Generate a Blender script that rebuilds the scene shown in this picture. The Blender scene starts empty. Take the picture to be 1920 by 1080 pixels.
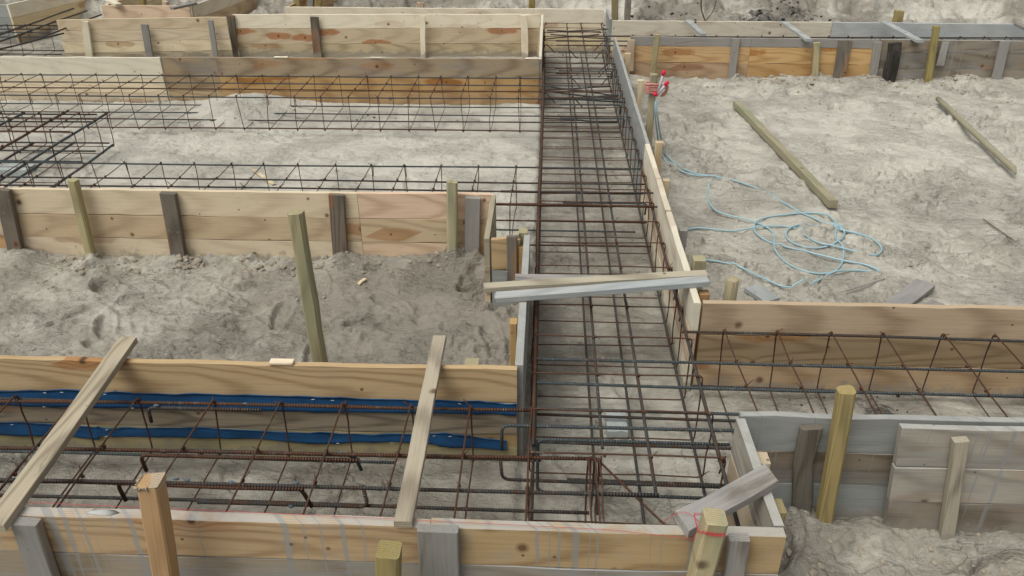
import bpy, math, random
import numpy as np
random.seed(7)
sc = bpy.context.scene
col = sc.collection

# ------------------------------------------------------------------ camera
F, HC = 1500.0, 2.15                       # focal length in pixels of a 1920 wide frame, eye height
def _d(px, py): return np.array([px - 960.0, 540.0 - py, -F])
def _n(v): return v / np.linalg.norm(v)
_Y = _n(_d(1034, -306))
_Z = -_n(_d(975, 540 + (F * F + 74 * 15) / 846))
_X = np.cross(_Y, _Z)
ROT = np.stack([_X, _Y, _Z])               # world from camera
CAMP = np.array([0, 0, HC])
cam = bpy.data.cameras.new("camera"); camo = bpy.data.objects.new("camera", cam); col.objects.link(camo)
cam.sensor_fit = 'HORIZONTAL'; cam.sensor_width = 36.0; cam.lens = 36.0 * F / 1920
cam.clip_start = 0.05; cam.clip_end = 500
from mathutils import Matrix, Vector
M4 = Matrix(ROT.tolist()).to_4x4(); M4.translation = Vector(CAMP.tolist())
camo.matrix_world = M4
sc.camera = camo
def G(px, py, z=0.0):                      # point of the world at height z seen at a photo pixel
    r = ROT @ _d(px, py); t = (z - HC) / r[2]; return CAMP + t * r
def V(px, py, y):                          # point of the upright plane at depth y seen at a photo pixel
    r = ROT @ _d(px, py); t = y / r[1]; return CAMP + t * r

# ------------------------------------------------------------------ world, sun, exposure
w = bpy.data.worlds.new("World"); sc.world = w; w.use_nodes = True
wn = w.node_tree; wn.nodes.clear()
sky = wn.nodes.new('ShaderNodeTexSky'); sky.sky_type = 'NISHITA'; sky.sun_disc = False
SUN_EL, SUN_AZ = 62, 228
sky.sun_elevation = math.radians(SUN_EL); sky.sun_rotation = math.radians(SUN_AZ)
sky.dust_density = 6; sky.air_density = 1.0; sky.ozone_density = 1.0
hs = wn.nodes.new('ShaderNodeHueSaturation'); hs.inputs['Saturation'].default_value = 0.10
bg = wn.nodes.new('ShaderNodeBackground'); bg.inputs['Strength'].default_value = 0.115
wo = wn.nodes.new('ShaderNodeOutputWorld')
wn.links.new(sky.outputs[0], hs.inputs['Color']); wn.links.new(hs.outputs[0], bg.inputs[0]); wn.links.new(bg.outputs[0], wo.inputs[0])
sl = bpy.data.lights.new("sun", 'SUN'); sl.energy = 1.5; sl.angle = math.radians(36); sl.color = (1.0, 0.985, 0.90)
so = bpy.data.objects.new("sun", sl); col.objects.link(so)
so.rotation_euler = (math.radians(90 - SUN_EL), 0, math.radians(180 - SUN_AZ))
sc.view_settings.view_transform = 'Standard'; sc.view_settings.look = 'None'; sc.view_settings.gamma = 1.0
sc.view_settings.exposure = -0.04

# ------------------------------------------------------------------ materials
class NT:
    def __init__(s, name):
        s.m = bpy.data.materials.new(name); s.m.use_nodes = True
        s.t = s.m.node_tree; s.t.nodes.clear()
        s.out = s.t.nodes.new('ShaderNodeOutputMaterial'); s.b = s.t.nodes.new('ShaderNodeBsdfPrincipled')
        s.t.links.new(s.b.outputs[0], s.out.inputs[0])
    def put(s, sock, v):
        if isinstance(v, bpy.types.NodeSocket): s.t.links.new(v, sock)
        elif isinstance(v, (tuple, list)):
            n = len(sock.default_value); sock.default_value = (tuple(v) + (1.0,))[:n] if n == 4 and len(v) == 3 else tuple(v)[:n]
        else: sock.default_value = v
    def math(s, op, a, b=0.0, c=0.0):
        n = s.t.nodes.new('ShaderNodeMath'); n.operation = op
        for i, v in enumerate((a, b, c)): s.put(n.inputs[i], v)
        return n.outputs[0]
    def vm(s, op, a, b=(0, 0, 0), out=0):
        n = s.t.nodes.new('ShaderNodeVectorMath'); n.operation = op
        s.put(n.inputs[0], a); s.put(n.inputs[1], b); return n.outputs[out]
    def noise(s, v, scale=1.0, detail=3.0, rough=0.5, dist=0.0, color=False):
        n = s.t.nodes.new('ShaderNodeTexNoise'); s.put(n.inputs['Vector'], v)
        n.inputs['Scale'].default_value = scale; n.inputs['Detail'].default_value = detail
        n.inputs['Roughness'].default_value = rough; n.inputs['Distortion'].default_value = dist
        return n.outputs['Color' if color else 0]
    def voro(s, v, scale=1.0, feature='F1', out='Distance', dim='3D'):
        n = s.t.nodes.new('ShaderNodeTexVoronoi'); n.voronoi_dimensions = dim; n.feature = feature
        s.put(n.inputs['Vector'], v); n.inputs['Scale'].default_value = scale
        return n.outputs[out] if isinstance(out, str) else [n.outputs[o] for o in out]
    def step(s, v, a, b, lo=0.0, hi=1.0):
        n = s.t.nodes.new('ShaderNodeMapRange'); n.interpolation_type = 'SMOOTHSTEP'
        for i, x in zip((0, 1, 2, 3, 4), (v, a, b, lo, hi)): s.put(n.inputs[i], x)
        return n.outputs[0]
    def mix(s, f, a, b, mode='MIX'):
        n = s.t.nodes.new('ShaderNodeMix'); n.data_type = 'RGBA'; n.blend_type = mode
        s.put(n.inputs[0], f); s.put(n.inputs[6], a); s.put(n.inputs[7], b); return n.outputs[2]
    def attr(s, name, out='Vector'):
        n = s.t.nodes.new('ShaderNodeAttribute'); n.attribute_name = name; return n.outputs[out]
    def sep(s, v):
        n = s.t.nodes.new('ShaderNodeSeparateXYZ'); s.put(n.inputs[0], v); return n.outputs
    def comb(s, x, y, z=0.0):
        n = s.t.nodes.new('ShaderNodeCombineXYZ')
        for i, v in enumerate((x, y, z)): s.put(n.inputs[i], v)
        return n.outputs[0]
    def rnd(s):
        return s.t.nodes.new('ShaderNodeObjectInfo').outputs['Random']
    def bump(s, h, strength=0.3, dist=0.003):
        n = s.t.nodes.new('ShaderNodeBump'); n.inputs['Strength'].default_value = strength
        n.inputs['Distance'].default_value = dist; s.put(n.inputs['Height'], h)
        s.t.links.new(n.outputs[0], s.b.inputs['Normal'])
    def fin(s, c, rough=0.8, metal=0.0, spec=0.3):
        s.put(s.b.inputs['Base Color'], c); s.put(s.b.inputs['Roughness'], rough)
        s.put(s.b.inputs['Metallic'], metal); s.b.inputs['Specular IOR Level'].default_value = spec
        return s.m

def wood(name, light, dark, ring=0.5, grey=0.0, greycol=(.30, .29, .27), halo=(.36, .17, .07), halo_amt=0.5,
         knots=0.5, stain=0.0, drips=0.0, dripcol=(.36, .37, .36), green=0.0, rough=0.82, streak=0.5, spots=0.0):
    dark = tuple(x * .74 for x in dark)
    t = NT(name); p = t.attr('wc'); S = t.sep(p); s_, u_, v_ = S[0], S[1], S[2]
    # slow bend of the grain along the board
    bend = t.noise(t.comb(t.math('MULTIPLY', s_, 1.1), t.math('MULTIPLY', u_, 2.0), v_), 1.0, 2)
    bend = t.math('MULTIPLY', t.math('SUBTRACT', bend, 0.5), 0.16)
    # knots
    kv = t.comb(t.math('MULTIPLY', s_, 2.3), t.math('MULTIPLY', u_, 6.5), 0.0)
    kd, kp, kc = t.voro(kv, 1.0, out=('Distance', 'Position', 'Color'), dim='2D')
    dl = t.vm('SUBTRACT', kv, kp); D = t.sep(dl)
    dx = t.math('DIVIDE', D[0], 2.3); dy = t.math('DIVIDE', D[1], 6.5)
    kdist = t.math('SQRT', t.math('ADD', t.math('MULTIPLY', dx, dx), t.math('MULTIPLY', dy, dy)))
    kcs = t.sep(kc)
    on = t.math('LESS_THAN', kcs[0], min(.95, knots * 1.2))
    ksize = t.math('MULTIPLY_ADD', kcs[1], 0.009, 0.005)
    wob = t.math('MULTIPLY', t.math('SUBTRACT', t.noise(p, 60, 2), 0.5), 0.006)
    kmask = t.math('MULTIPLY', t.step(t.math('ADD', kdist, wob), ksize, t.math('MULTIPLY', ksize, 0.75)), on)
    kring = t.math('MULTIPLY', t.step(t.math('ADD', kdist, wob), t.math('MULTIPLY', ksize, 1.9), ksize), on)
    hx = t.math('MULTIPLY', dx, 0.22)
    hd = t.math('SQRT', t.math('ADD', t.math('MULTIPLY', hx, hx), t.math('MULTIPLY', dy, dy)))
    hd = t.math('ADD', hd, t.math('MULTIPLY', t.math('SUBTRACT', t.noise(p, 9, 2), 0.5), 0.05))
    hmask = t.math('MULTIPLY', t.step(hd, 0.045, 0.030), t.math('MULTIPLY', on, t.math('GREATER_THAN', kcs[2], 0.45)))
    # growth rings around a pith line that lies off the board and wanders
    kb = t.math('MULTIPLY', t.math('EXPONENT', t.math('MULTIPLY', t.math('MULTIPLY', kdist, kdist), -700.0)), t.math('MULTIPLY', on, 0.02))
    ru = t.math('ADD', t.math('ADD', u_, bend), kb)
    rv = t.math('ADD', v_, t.math('MULTIPLY_ADD', s_, 0.02, 0.04))
    r = t.math('SQRT', t.math('ADD', t.math('MULTIPLY', ru, ru), t.math('MULTIPLY', rv, rv)))
    ph = t.math('MULTIPLY', r, 2 * math.pi / 0.0075)
    ph = t.math('ADD', ph, t.math('MULTIPLY', t.noise(t.comb(t.math('MULTIPLY', s_, 5), t.math('MULTIPLY', u_, 30), v_), 1.0, 2), 1.7))
    rg = t.math('MULTIPLY_ADD', t.math('SINE', ph), 0.5, 0.5)
    rg = t.math('POWER', rg, 2.6)
    fine = t.noise(t.comb(t.math('MULTIPLY', s_, 5), t.math('MULTIPLY', u_, 170), t.math('MULTIPLY', v_, 170)), 1.0, 4, 0.65)
    broad = t.noise(t.comb(t.math('MULTIPLY', s_, 1.3), t.math('MULTIPLY', u_, 20), t.math('MULTIPLY', v_, 20)), 1.0, 4, 0.6)
    f = t.math('MULTIPLY', rg, min(1.0, ring * 1.2))
    f = t.math('MULTIPLY_ADD', t.math('SUBTRACT', fine, 0.5), 1.5 * streak + 0.45, f)
    f = t.math('MULTIPLY_ADD', t.math('SUBTRACT', broad, 0.5), .75 * streak + .05, f)
    n = t.t.nodes.new('ShaderNodeClamp'); t.put(n.inputs[0], t.math('ADD', f, 0.06)); f = n.outputs[0]
    c = t.mix(f, light, dark)
    if halo_amt > 0: c = t.mix(t.math('MULTIPLY', hmask, halo_amt), c, t.mix(f, halo, tuple(x * .75 for x in halo)))
    c = t.mix(t.math('MULTIPLY', kring, 0.6), c, tuple(x * .55 for x in halo))
    c = t.mix(t.math('MULTIPLY', kmask, t.math('MULTIPLY_ADD', kcs[2], .4, .55)), c, (.07, .04, .025))
    if grey > 0:
        gm = t.noise(t.comb(t.math('MULTIPLY', s_, 1.6), t.math('MULTIPLY', u_, 7), t.math('MULTIPLY', v_, 7)), 1.0, 5, 0.62, 0.4)
        lo = 0.78 - 0.62 * grey
        gm = t.step(gm, lo, lo + 0.22)
        gcol = t.mix(fine, tuple(x * 1.25 for x in greycol), tuple(x * .62 for x in greycol))
        c = t.mix(t.math('MULTIPLY', gm, min(1, .55 + .5 * grey)), c, gcol)
    if stain > 0:
        sm = t.noise(t.comb(t.math('MULTIPLY', s_, 2.4), t.math('MULTIPLY', u_, 16), v_), 1.0, 6, 0.7, 0.8)
        sm = t.step(sm, 0.70 - .22 * stain, 0.80 - .12 * stain)
        c = t.mix(t.math('MULTIPLY', sm, 0.75), c, (.075, .07, .06))
    if green > 0:
        g2 = t.noise(t.comb(t.math('MULTIPLY', s_, 2.1), t.math('MULTIPLY', u_, 12), t.math('MULTIPLY', v_, 12)), 1.0, 3)
        c = t.mix(t.math('MULTIPLY', t.step(g2, 0.47, 0.62), green), c, (.245, .27, .165))
    if drips > 0:                                   # dried cement slurry that ran down across the boards
        ge = t.t.nodes.new('ShaderNodeNewGeometry'); P = ge.outputs['Position']; Q = t.sep(P)
        along = t.math('ADD', Q[0], t.math('ADD', Q[1], t.math('MULTIPLY', t.math('SUBTRACT', t.noise(P, 13, 2), .5), .012)))
        st = t.noise(t.comb(t.math('MULTIPLY', along, 40), 3.3, 0), 1.0, 2, .6)
        st = t.math('ADD', st, t.math('MULTIPLY', t.noise(t.comb(t.math('MULTIPLY', along, 2.2), 8.1, 0), 1.0, 1), .38))
        ln = t.math('MULTIPLY', t.math('SUBTRACT', t.noise(t.comb(t.math('MULTIPLY', along, 18), 1.7, 0), 1.0, 2), .33), 1.5)
        dep = t.math('SUBTRACT', .47, Q[2])
        dm = t.math('MULTIPLY', t.step(st, .845 - .07 * drips, .875 - .07 * drips), t.step(t.math('SUBTRACT', ln, dep), -.03, .03))
        topm = t.step(t.sep(ge.outputs['Normal'])[2], .6, .8)
        c = t.mix(t.math('MULTIPLY', topm, t.step(t.noise(P, 9, 4, .6), .38, .55, .35, .8)), c, (.42, .42, .39))
        haze = t.step(t.noise(P, 5, 4, .6), .50, .68)
        c = t.mix(t.math('MULTIPLY', haze, .28 * drips), c, dripcol)
        c = t.mix(t.math('MULTIPLY', dm, 0.72), c, tuple(x * .75 for x in dripcol))
    # dust and dirt, nail points
    P = t.t.nodes.new('ShaderNodeNewGeometry').outputs['Position']
    dirt = t.step(t.noise(P, 7, 5, 0.65), 0.50, 0.75)
    c = t.mix(t.math('MULTIPLY', dirt, 0.16), c, (.30, .27, .22))
    mz = t.math('ADD', t.sep(P)[2], t.math('MULTIPLY', t.math('SUBTRACT', t.noise(P, 16, 5, .7), .5), .22))
    c = t.mix(t.step(mz, .085, .03, 0, .75), c, (.30, .27, .22))
    spl = t.step(t.noise(P, 34, 3, .6), .66, .72)
    c = t.mix(t.math('MULTIPLY', spl, .35), c, (.36, .34, .30))
    sp = t.voro(p, 22, out=('Distance', 'Color')); so_ = t.sep(sp[1])
    spm = t.math('MULTIPLY', t.math('LESS_THAN', sp[0], 0.13), t.math('LESS_THAN', so_[0], 0.05 + spots))
    c = t.mix(t.math('MULTIPLY', spm, 0.7), c, (.05, .045, .04))
    hv = t.t.nodes.new('ShaderNodeHueSaturation'); R = t.rnd()
    t.put(hv.inputs['Value'], t.math('MULTIPLY_ADD', R, 0.26, 0.86))
    t.put(hv.inputs['Saturation'], t.math('MULTIPLY_ADD', t.math('FRACT', t.math('MULTIPLY', R, 17.3)), 0.24, 0.86))
    t.put(hv.inputs['Hue'], t.math('MULTIPLY_ADD', t.math('FRACT', t.math('MULTIPLY', R, 7.7)), 0.012, 0.494))
    t.put(hv.inputs['Color'], c); c = hv.outputs[0]
    h = t.math('ADD', t.math('MULTIPLY', fine, 0.8), t.math('MULTIPLY', rg, -0.4))
    t.bump(h, 0.3, 0.0014)
    return t.fin(c, rough, 0, 0.25)

W = {}
W['resin'] = wood('resin_patched_pine', (.66, .55, .375), (.56, .44, .27), .35, knots=.75, halo=(.47, .24, .115), halo_amt=.95, streak=.4)
W['white'] = wood('new_pale_pine', (.78, .71, .55), (.74, .62, .43), 0.22, knots=.3, halo_amt=.25, streak=.3)
W['pale'] = wood('pale_pine', (.76, .635, .43), (.66, .51, .31), 0.32, knots=.35, halo_amt=.5, streak=.5)
W['tan'] = wood('tan_pine', (.58, .46, .305), (.46, .34, .215), 0.4, knots=.4, grey=.15, halo_amt=.6)
W['pink'] = wood('pink_pine', (.70, .51, .34), (.60, .39, .24), 0.5, knots=.35, halo_amt=.5)
W['orange'] = wood('orange_pine', (.56, .38, .19), (.44, .25, .11), 0.45, knots=.5, halo_amt=.8, halo=(.36, .17, .06))
W['warm'] = wood('warm_pine', (.52, .385, .235), (.38, .25, .13), 0.5, knots=.45, halo_amt=.7)
W['brown'] = wood('brown_pine', (.41, .305, .195), (.30, .205, .12), 0.5, knots=.5, halo_amt=.6, grey=.18)
W['streaky'] = wood('dark_streaked_pine', (.40, .32, .21), (.17, .135, .095), 0.5, knots=.35, grey=.2, streak=.7, stain=.3)
W['greenish'] = wood('green_tinged_pine', (.48, .405, .25), (.37, .29, .165), 0.35, knots=.3, green=.22)
W['stained'] = wood('grey_stained_pine', (.36, .28, .185), (.25, .175, .11), 0.55, knots=.6, grey=.45, stain=.25, greycol=(.24, .23, .21))
W['mould'] = wood('mould_streaked_pine', (.56, .45, .29), (.38, .30, .18), 0.5, knots=.6, grey=.3, stain=.5)
W['drip'] = wood('cement_splashed_pine', (.47, .335, .19), (.34, .215, .105), 0.5, knots=.45, drips=1.0, grey=.1)
W['dripgrey'] = wood('cement_grey_pine', (.34, .28, .20), (.23, .17, .11), 0.45, knots=.5, drips=1.0, grey=.55, greycol=(.29, .29, .28))
W['grey'] = wood('weathered_grey_timber', (.32, .29, .245), (.19, .16, .125), 0.5, knots=.5, grey=.75, spots=.08, halo_amt=0)
W['greydk'] = wood('dark_weathered_timber', (.19, .16, .125), (.10, .08, .06), 0.5, knots=.4, grey=.5, stain=.35, greycol=(.165, .148, .12), spots=.06)
W['greybr'] = wood('grey_brown_timber', (.29, .24, .18), (.18, .135, .09), 0.5, knots=.5, grey=.55, drips=.7, greycol=(.27, .26, .24))
W['bluegrey'] = wood('cement_coated_timber', (.36, .365, .34), (.28, .28, .26), 0.35, knots=.35, grey=.62, greycol=(.335, .355, .345), halo_amt=0, drips=.4, spots=.05)
W['blue'] = wood('blue_grey_timber', (.56, .58, .56), (.48, .50, .49), 0.3, knots=.3, grey=.6, greycol=(.49, .53, .535), halo_amt=0)
W['bluepale'] = W['blue']
W['blue'] = wood('chalky_blue_grey_timber', (.43, .44, .42), (.30, .31, .30), 0.4, knots=.3, grey=.6, greycol=(.36, .395, .40), halo_amt=0)
W['treated'] = wood('green_treated_timber', (.45, .39, .225), (.32, .265, .145), 0.45, knots=.3, green=.45, halo=(.20, .13, .06), halo_amt=.5)
W['greygreen'] = wood('faded_green_timber', (.36, .325, .22), (.27, .24, .16), .3, knots=.25, green=.5, grey=.3, greycol=(.30, .28, .23), halo_amt=.2)
W['yellow'] = wood('yellow_treated_timber', (.37, .295, .125), (.24, .18, .07), 0.45, knots=.25, green=.15, halo_amt=.3)
W['ochre'] = wood('orange_treated_timber', (.46, .28, .115), (.36, .20, .08), 0.3, knots=.3, grey=.12, halo_amt=.5)
W['splint'] = wood('raw_splintered_wood', (.50, .41, .29), (.36, .26, .16), 0.3, knots=0, halo_amt=0)
W['black'] = wood('rotten_black_timber', (.05, .043, .038), (.022, .02, .018), 0.5, knots=.3, grey=.15, greycol=(.12, .11, .10), halo_amt=0)
W['oldtan'] = wood('old_tan_boards', (.40, .36, .29), (.28, .24, .185), .5, knots=.5, grey=.5, drips=.5, greycol=(.31, .30, .275), spots=.03, halo_amt=.2)
W['plank'] = wood('worn_pale_plank', (.43, .375, .27), (.25, .205, .14), 0.5, knots=.3, grey=.42, stain=.25, greycol=(.36, .34, .29), halo_amt=0)
W['silver'] = wood('silver_weathered_plank', (.40, .37, .33), (.24, .21, .18), 0.75, knots=.2, grey=.7, greycol=(.36, .35, .335), streak=.9)

def steel(name, base, rust, amt):
    t = NT(name); p = t.attr('wc'); S = t.sep(p)
    P = t.t.nodes.new('ShaderNodeNewGeometry').outputs['Position']
    m = t.noise(P, 9, 4, 0.6); m2 = t.noise(P, 90, 3, 0.6)
    k = t.step(t.math('ADD', t.math('MULTIPLY', m, .7), t.math('MULTIPLY', m2, .3)), 0.62 - .35 * amt, 0.78 - .35 * amt)
    c = t.mix(k, t.mix(m2, base, tuple(x * .5 for x in base)), t.mix(m2, rust, tuple(x * .55 for x in rust)))
    dust = t.step(t.noise(P, 30, 3), 0.58, 0.72)
    c = t.mix(t.math('MULTIPLY', dust, 0.25), c, (.30, .28, .25))
    rib = t.math('SINE', t.math('MULTIPLY', S[0], 2 * math.pi / 0.010))
    t.bump(t.math('MULTIPLY', rib, S[2]), 0.8, 0.002)
    return t.fin(c, 0.62, 0.35, 0.4)
M_BAR = steel('ribbed_dark_steel', (.085, .084, .08), (.12, .066, .04), .45)
M_BARB = steel('ribbed_blue_steel', (.10, .12, .125), (.12, .066, .04), .25)
M_RUST = steel('rusty_steel', (.085, .07, .06), (.13, .060, .034), .8)
def plain(name, c, rough=.6, var=0.2, scale=12, spec=.3):
    t = NT(name); P = t.t.nodes.new('ShaderNodeNewGeometry').outputs['Position']
    n = t.noise(P, scale, 4, 0.6)
    return t.fin(t.mix(n, tuple(x * (1 + var) for x in c), tuple(x * (1 - var) for x in c)), rough, 0, spec)
M_HOSE = plain('pale_blue_plastic', (.31, .47, .525), .35, .12, 6, .5)
M_STRIP = plain('blue_plastic_sheet', (.013, .075, .19), .6, .5, 14, .3)
M_STAPLE = plain('staple_metal', (.6, .6, .6), .35, .1)
M_RED = plain('red_twine', (.52, .06, .07), .6, .15)
M_CAP = plain('red_plastic', (.72, .02, .07), .4, .1)
M_PINK = plain('pink_tape', (.52, .25, .20), .5, .3, 30)
M_CLEAR = plain('clear_tube_plastic', (.55, .50, .53), .25, .1, 20, .5)
M_CONC = plain('pale_concrete', (.40, .43, .42), .9, .25, 40)
M_CEM = plain('cement_residue', (.46, .46, .44), .9, .25, 30)
M_TWIG = plain('dead_wood', (.06, .05, .04), .9, .3)

# ------------------------------------------------------------------ mesh builder
class MB:
    def __init__(s): s.v = []; s.f = []; s.w = []
    def add(s, vs, fs, ws):
        o = len(s.v); s.v += [tuple(map(float, x)) for x in vs]; s.w += [tuple(map(float, x)) for x in ws]
        s.f += [tuple(i + o for i in f) for f in fs]
    def beam(s, p0, p1, wdir, w, t, cham=0.002, jit=0.0012, seg=None, end0=0.0, end1=0.0, off=None, rough_ends=0.0):
        """sawn timber from p0 to p1; wdir is the direction of its width w, t its thickness"""
        p0 = np.array(p0, float); p1 = np.array(p1, float); L = np.linalg.norm(p1 - p0); a = (p1 - p0) / L
        u = np.array(wdir, float); u = _n(u - a * (u @ a)); v = np.cross(a, u)
        n = seg or max(2, int(L / 0.12)); off = off or (random.uniform(0, 60), random.uniform(-.04, .04), random.uniform(0, .03))
        c = min(cham, w * .3, t * .3)
        ring = [(-w/2+c, -t/2), (w/2-c, -t/2), (w/2, -t/2+c), (w/2, t/2-c), (w/2-c, t/2), (-w/2+c, t/2), (-w/2, t/2-c), (-w/2, -t/2+c)]
        vs, ws, fs = [], [], []
        bw = random.uniform(-1, 1) * jit * 1.5; ph = random.uniform(0, 6)
        for k in range(n + 1):
            q = k / n; b = bw * math.sin(math.pi * q * 2 + ph)
            e = [random.gauss(0, jit) for _ in range(4)]
            for i, (x, y) in enumerate(ring):
                xx = x + (e[0] if x > w*.2 else e[1] if x < -w*.2 else 0) + b; yy = y + (e[2] if y > 0 else e[3]) * .35
                s_ = q * L
                if k == 0: s_ += end0 * x / w + (random.uniform(-1, 1) * rough_ends)
                if k == n: s_ += end1 * x / w + (random.uniform(-1, 1) * rough_ends)
                vs.append(p0 + a * s_ + u * xx + v * yy); ws.append((s_ + off[0], xx + off[1], yy + off[2]))
        for k in range(n):
            for i in range(8):
                j = (i + 1) % 8; fs.append((k*8+i, k*8+j, k*8+8+j, k*8+8+i))
        fs.append(tuple(range(7, -1, -1))); fs.append(tuple(n*8 + i for i in range(8)))
        s.add(vs, fs, ws); return s
    def tube(s, pts, r, sides=7, closed=False, rib=1.0, caps=True):
        P = np.array(pts, float); n = len(P); off = random.uniform(0, 9)
        T = np.zeros_like(P)
        for i in range(n):
            a = P[(i - 1) % n] if closed or i > 0 else P[i]; b = P[(i + 1) % n] if closed or i < n - 1 else P[i]
            T[i] = _n(b - a + 1e-9)
        ref = np.array([0.31, 0.2, 0.93]) if abs(T[0] @ np.array([0, 0, 1])) < .9 else np.array([1.0, 0.1, 0])
        vs, ws, fs = [], [], []; N = _n(np.cross(T[0], ref)); L = 0
        for i in range(n):
            N = _n(N - T[i] * (N @ T[i])); B = np.cross(T[i], N)
            if i: L += np.linalg.norm(P[i] - P[i-1])
            rr = r[i] if hasattr(r, '__len__') else r
            for k in range(sides):
                an = 2 * math.pi * k / sides
                vs.append(P[i] + rr * (math.cos(an) * N + math.sin(an) * B)); ws.append((L + off, an, rib))
        m = n if closed else n - 1
        for i in range(m):
            i2 = (i + 1) % n
            for k in range(sides):
                k2 = (k + 1) % sides; fs.append((i*sides+k, i*sides+k2, i2*sides+k2, i2*sides+k))
        if not closed and caps: fs.append(tuple(range(sides-1, -1, -1))); fs.append(tuple((n-1)*sides+k for k in range(sides)))
        s.add(vs, fs, ws); return s
    def lump(s, c, r, squash=(1, 1, 1), rib=0.0):
        t = (1 + 5 ** .5) / 2
        vs = [(-1,t,0),(1,t,0),(-1,-t,0),(1,-t,0),(0,-1,t),(0,1,t),(0,-1,-t),(0,1,-t),(t,0,-1),(t,0,1),(-t,0,-1),(-t,0,1)]
        fs = [(0,11,5),(0,5,1),(0,1,7),(0,7,10),(0,10,11),(1,5,9),(5,11,4),(11,10,2),(10,7,6),(7,1,8),(3,9,4),(3,4,2),(3,2,6),(3,6,8),(3,8,9),(4,9,5),(2,4,11),(6,2,10),(8,6,7),(9,8,1)]
        c = np.array(c, float)
        s.add([c + np.array(v) / 1.9 * r * np.array(squash) * random.uniform(.7, 1.15) for v in vs], fs, [(v[0]*r, v[1]*r, rib) for v in vs]); return s
    def build(s, name, mat, parent=None, smooth=False):
        me = bpy.data.meshes.new(name); me.from_pydata(s.v, [], s.f)
        a = me.attributes.new('wc', 'FLOAT_VECTOR', 'POINT'); a.data.foreach_set('vector', np.array(s.w, np.float32).ravel())
        if smooth: me.polygons.foreach_set('use_smooth', [True] * len(me.polygons))
        me.materials.append(mat); me.update()
        o = bpy.data.objects.new(name, me); col.objects.link(o)
        if parent is not None:
            o.parent = parent; o.matrix_parent_inverse = Matrix.Translation(-Vector(parent.location))
        return o
def tag(o, label, cat, group=None):
    o['label'] = label; o['category'] = cat
    if group: o['group'] = group
    return o
def empty(name, loc, label, cat, group=None):
    o = bpy.data.objects.new(name, None); o.empty_display_size = .1; o.location = tuple(map(float, loc)); col.objects.link(o)
    return tag(o, label, cat, group)
def smooth_path(pts, n=8, closed=False):
    P = [np.array(p, float) for p in pts]; out = []
    m = len(P) if closed else len(P) - 1
    for i in range(m):
        g = lambda k: P[k % len(P)] if closed else P[min(max(k, 0), len(P) - 1)]
        a, b, c, d = g(i-1), g(i), g(i+1), g(i+2)
        for k in range(n):
            t = k / n
            out.append(.5 * ((2*b) + (-a+c)*t + (2*a-5*b+4*c-d)*t*t + (-a+3*b-3*c+d)*t**3))
    if not closed: out.append(P[-1])
    return out

# ------------------------------------------------------------------ sand ground: one sheet
_rs = np.random.RandomState(3); _TAB = _rs.rand(512, 512)
def vn(x, y, sc_, seed=0):
    x = np.asarray(x) * sc_ + seed * 17.31; y = np.asarray(y) * sc_ + seed * 9.77
    xi = np.floor(x).astype(int); yi = np.floor(y).astype(int); fx = x - xi; fy = y - yi
    fx = fx*fx*fx*(fx*(fx*6-15)+10); fy = fy*fy*fy*(fy*(fy*6-15)+10)
    h = lambda i, j: _TAB[i & 511, j & 511]
    return (h(xi, yi)*(1-fx) + h(xi+1, yi)*fx)*(1-fy) + (h(xi, yi+1)*(1-fx) + h(xi+1, yi+1)*fx)*fy
def fbm(x, y, sc_, octv=4, seed=0, g=.5):
    a, tot, s = 1.0, 0, 0
    for o in range(octv):
        s = s + a * (vn(x, y, sc_ * 2**o, seed + o * 3) - .5); tot += a; a *= g
    return s / tot
def sst(v, a, b):
    t = np.clip((v - a) / (b - a), 0, 1); return t*t*(3-2*t)
def band(x, y, x0, x1, y0, y1, e=.02):
    return sst(x, x0-e, x0+e) * (1-sst(x, x1-e, x1+e)) * sst(y, y0-e, y0+e) * (1-sst(y, y1-e, y1+e))
_prints = []
def _mkprints():
    r = random.Random(11)
    def zone(x0, x1, y0, y1, n, d):
        for _ in range(n):
            _prints.append((r.uniform(x0, x1), r.uniform(y0, y1), r.uniform(0, math.pi), r.uniform(.10, .15), r.uniform(.042, .06), r.uniform(.6, 1.2)*d))
    zone(-2.6, -.15, 2.5, 3.95, 34, .024); zone(.75, 5.5, 3.1, 7.8, 90, .013); zone(-4.5, -.2, 4.9, 6.3, 22, .012)
    zone(.05, .6, 1.7, 8.8, 26, .012); zone(.75, 2.2, 1.2, 2.05, 12, .03); zone(-6, 6, 9.8, 12, 60, .035); zone(.7, 2.0, 2.2, 2.85, 6, .012); zone(-2, -.1, 1.7, 2.35, 10, .012)
_mkprints()
_heaps = [(V(px, py, yy)[0], yy - dy, mr, mh) for px, py, yy, dy, mr, mh in ((172, 478, 3.97, .03, .07, .035), (848, 495, 3.97, .03, .08, .045), (885, 498, 4.0, .04, .09, .04), (340, 486, 4.0, .04, .08, .03), (641, 490, 4.0, .04, .09, .03), (38, 482, 4.0, .04, .08, .03),
          (1546, 973, 2.10, .03, .06, .03), (1498, 968, 2.12, .03, .06, .025), (1768, 1008, 2.05, .03, .07, .025), (1217, 250, 5.6, .03, .09, .04), (1740, 148, 7.82, .04, .12, .04), (1527, 148, 7.88, .04, .12, .04))] + [(-.90, 2.62, .08, .03), (.80, 3.2, .07, .03), (.72, 3.4, .08, .03)]
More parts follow.
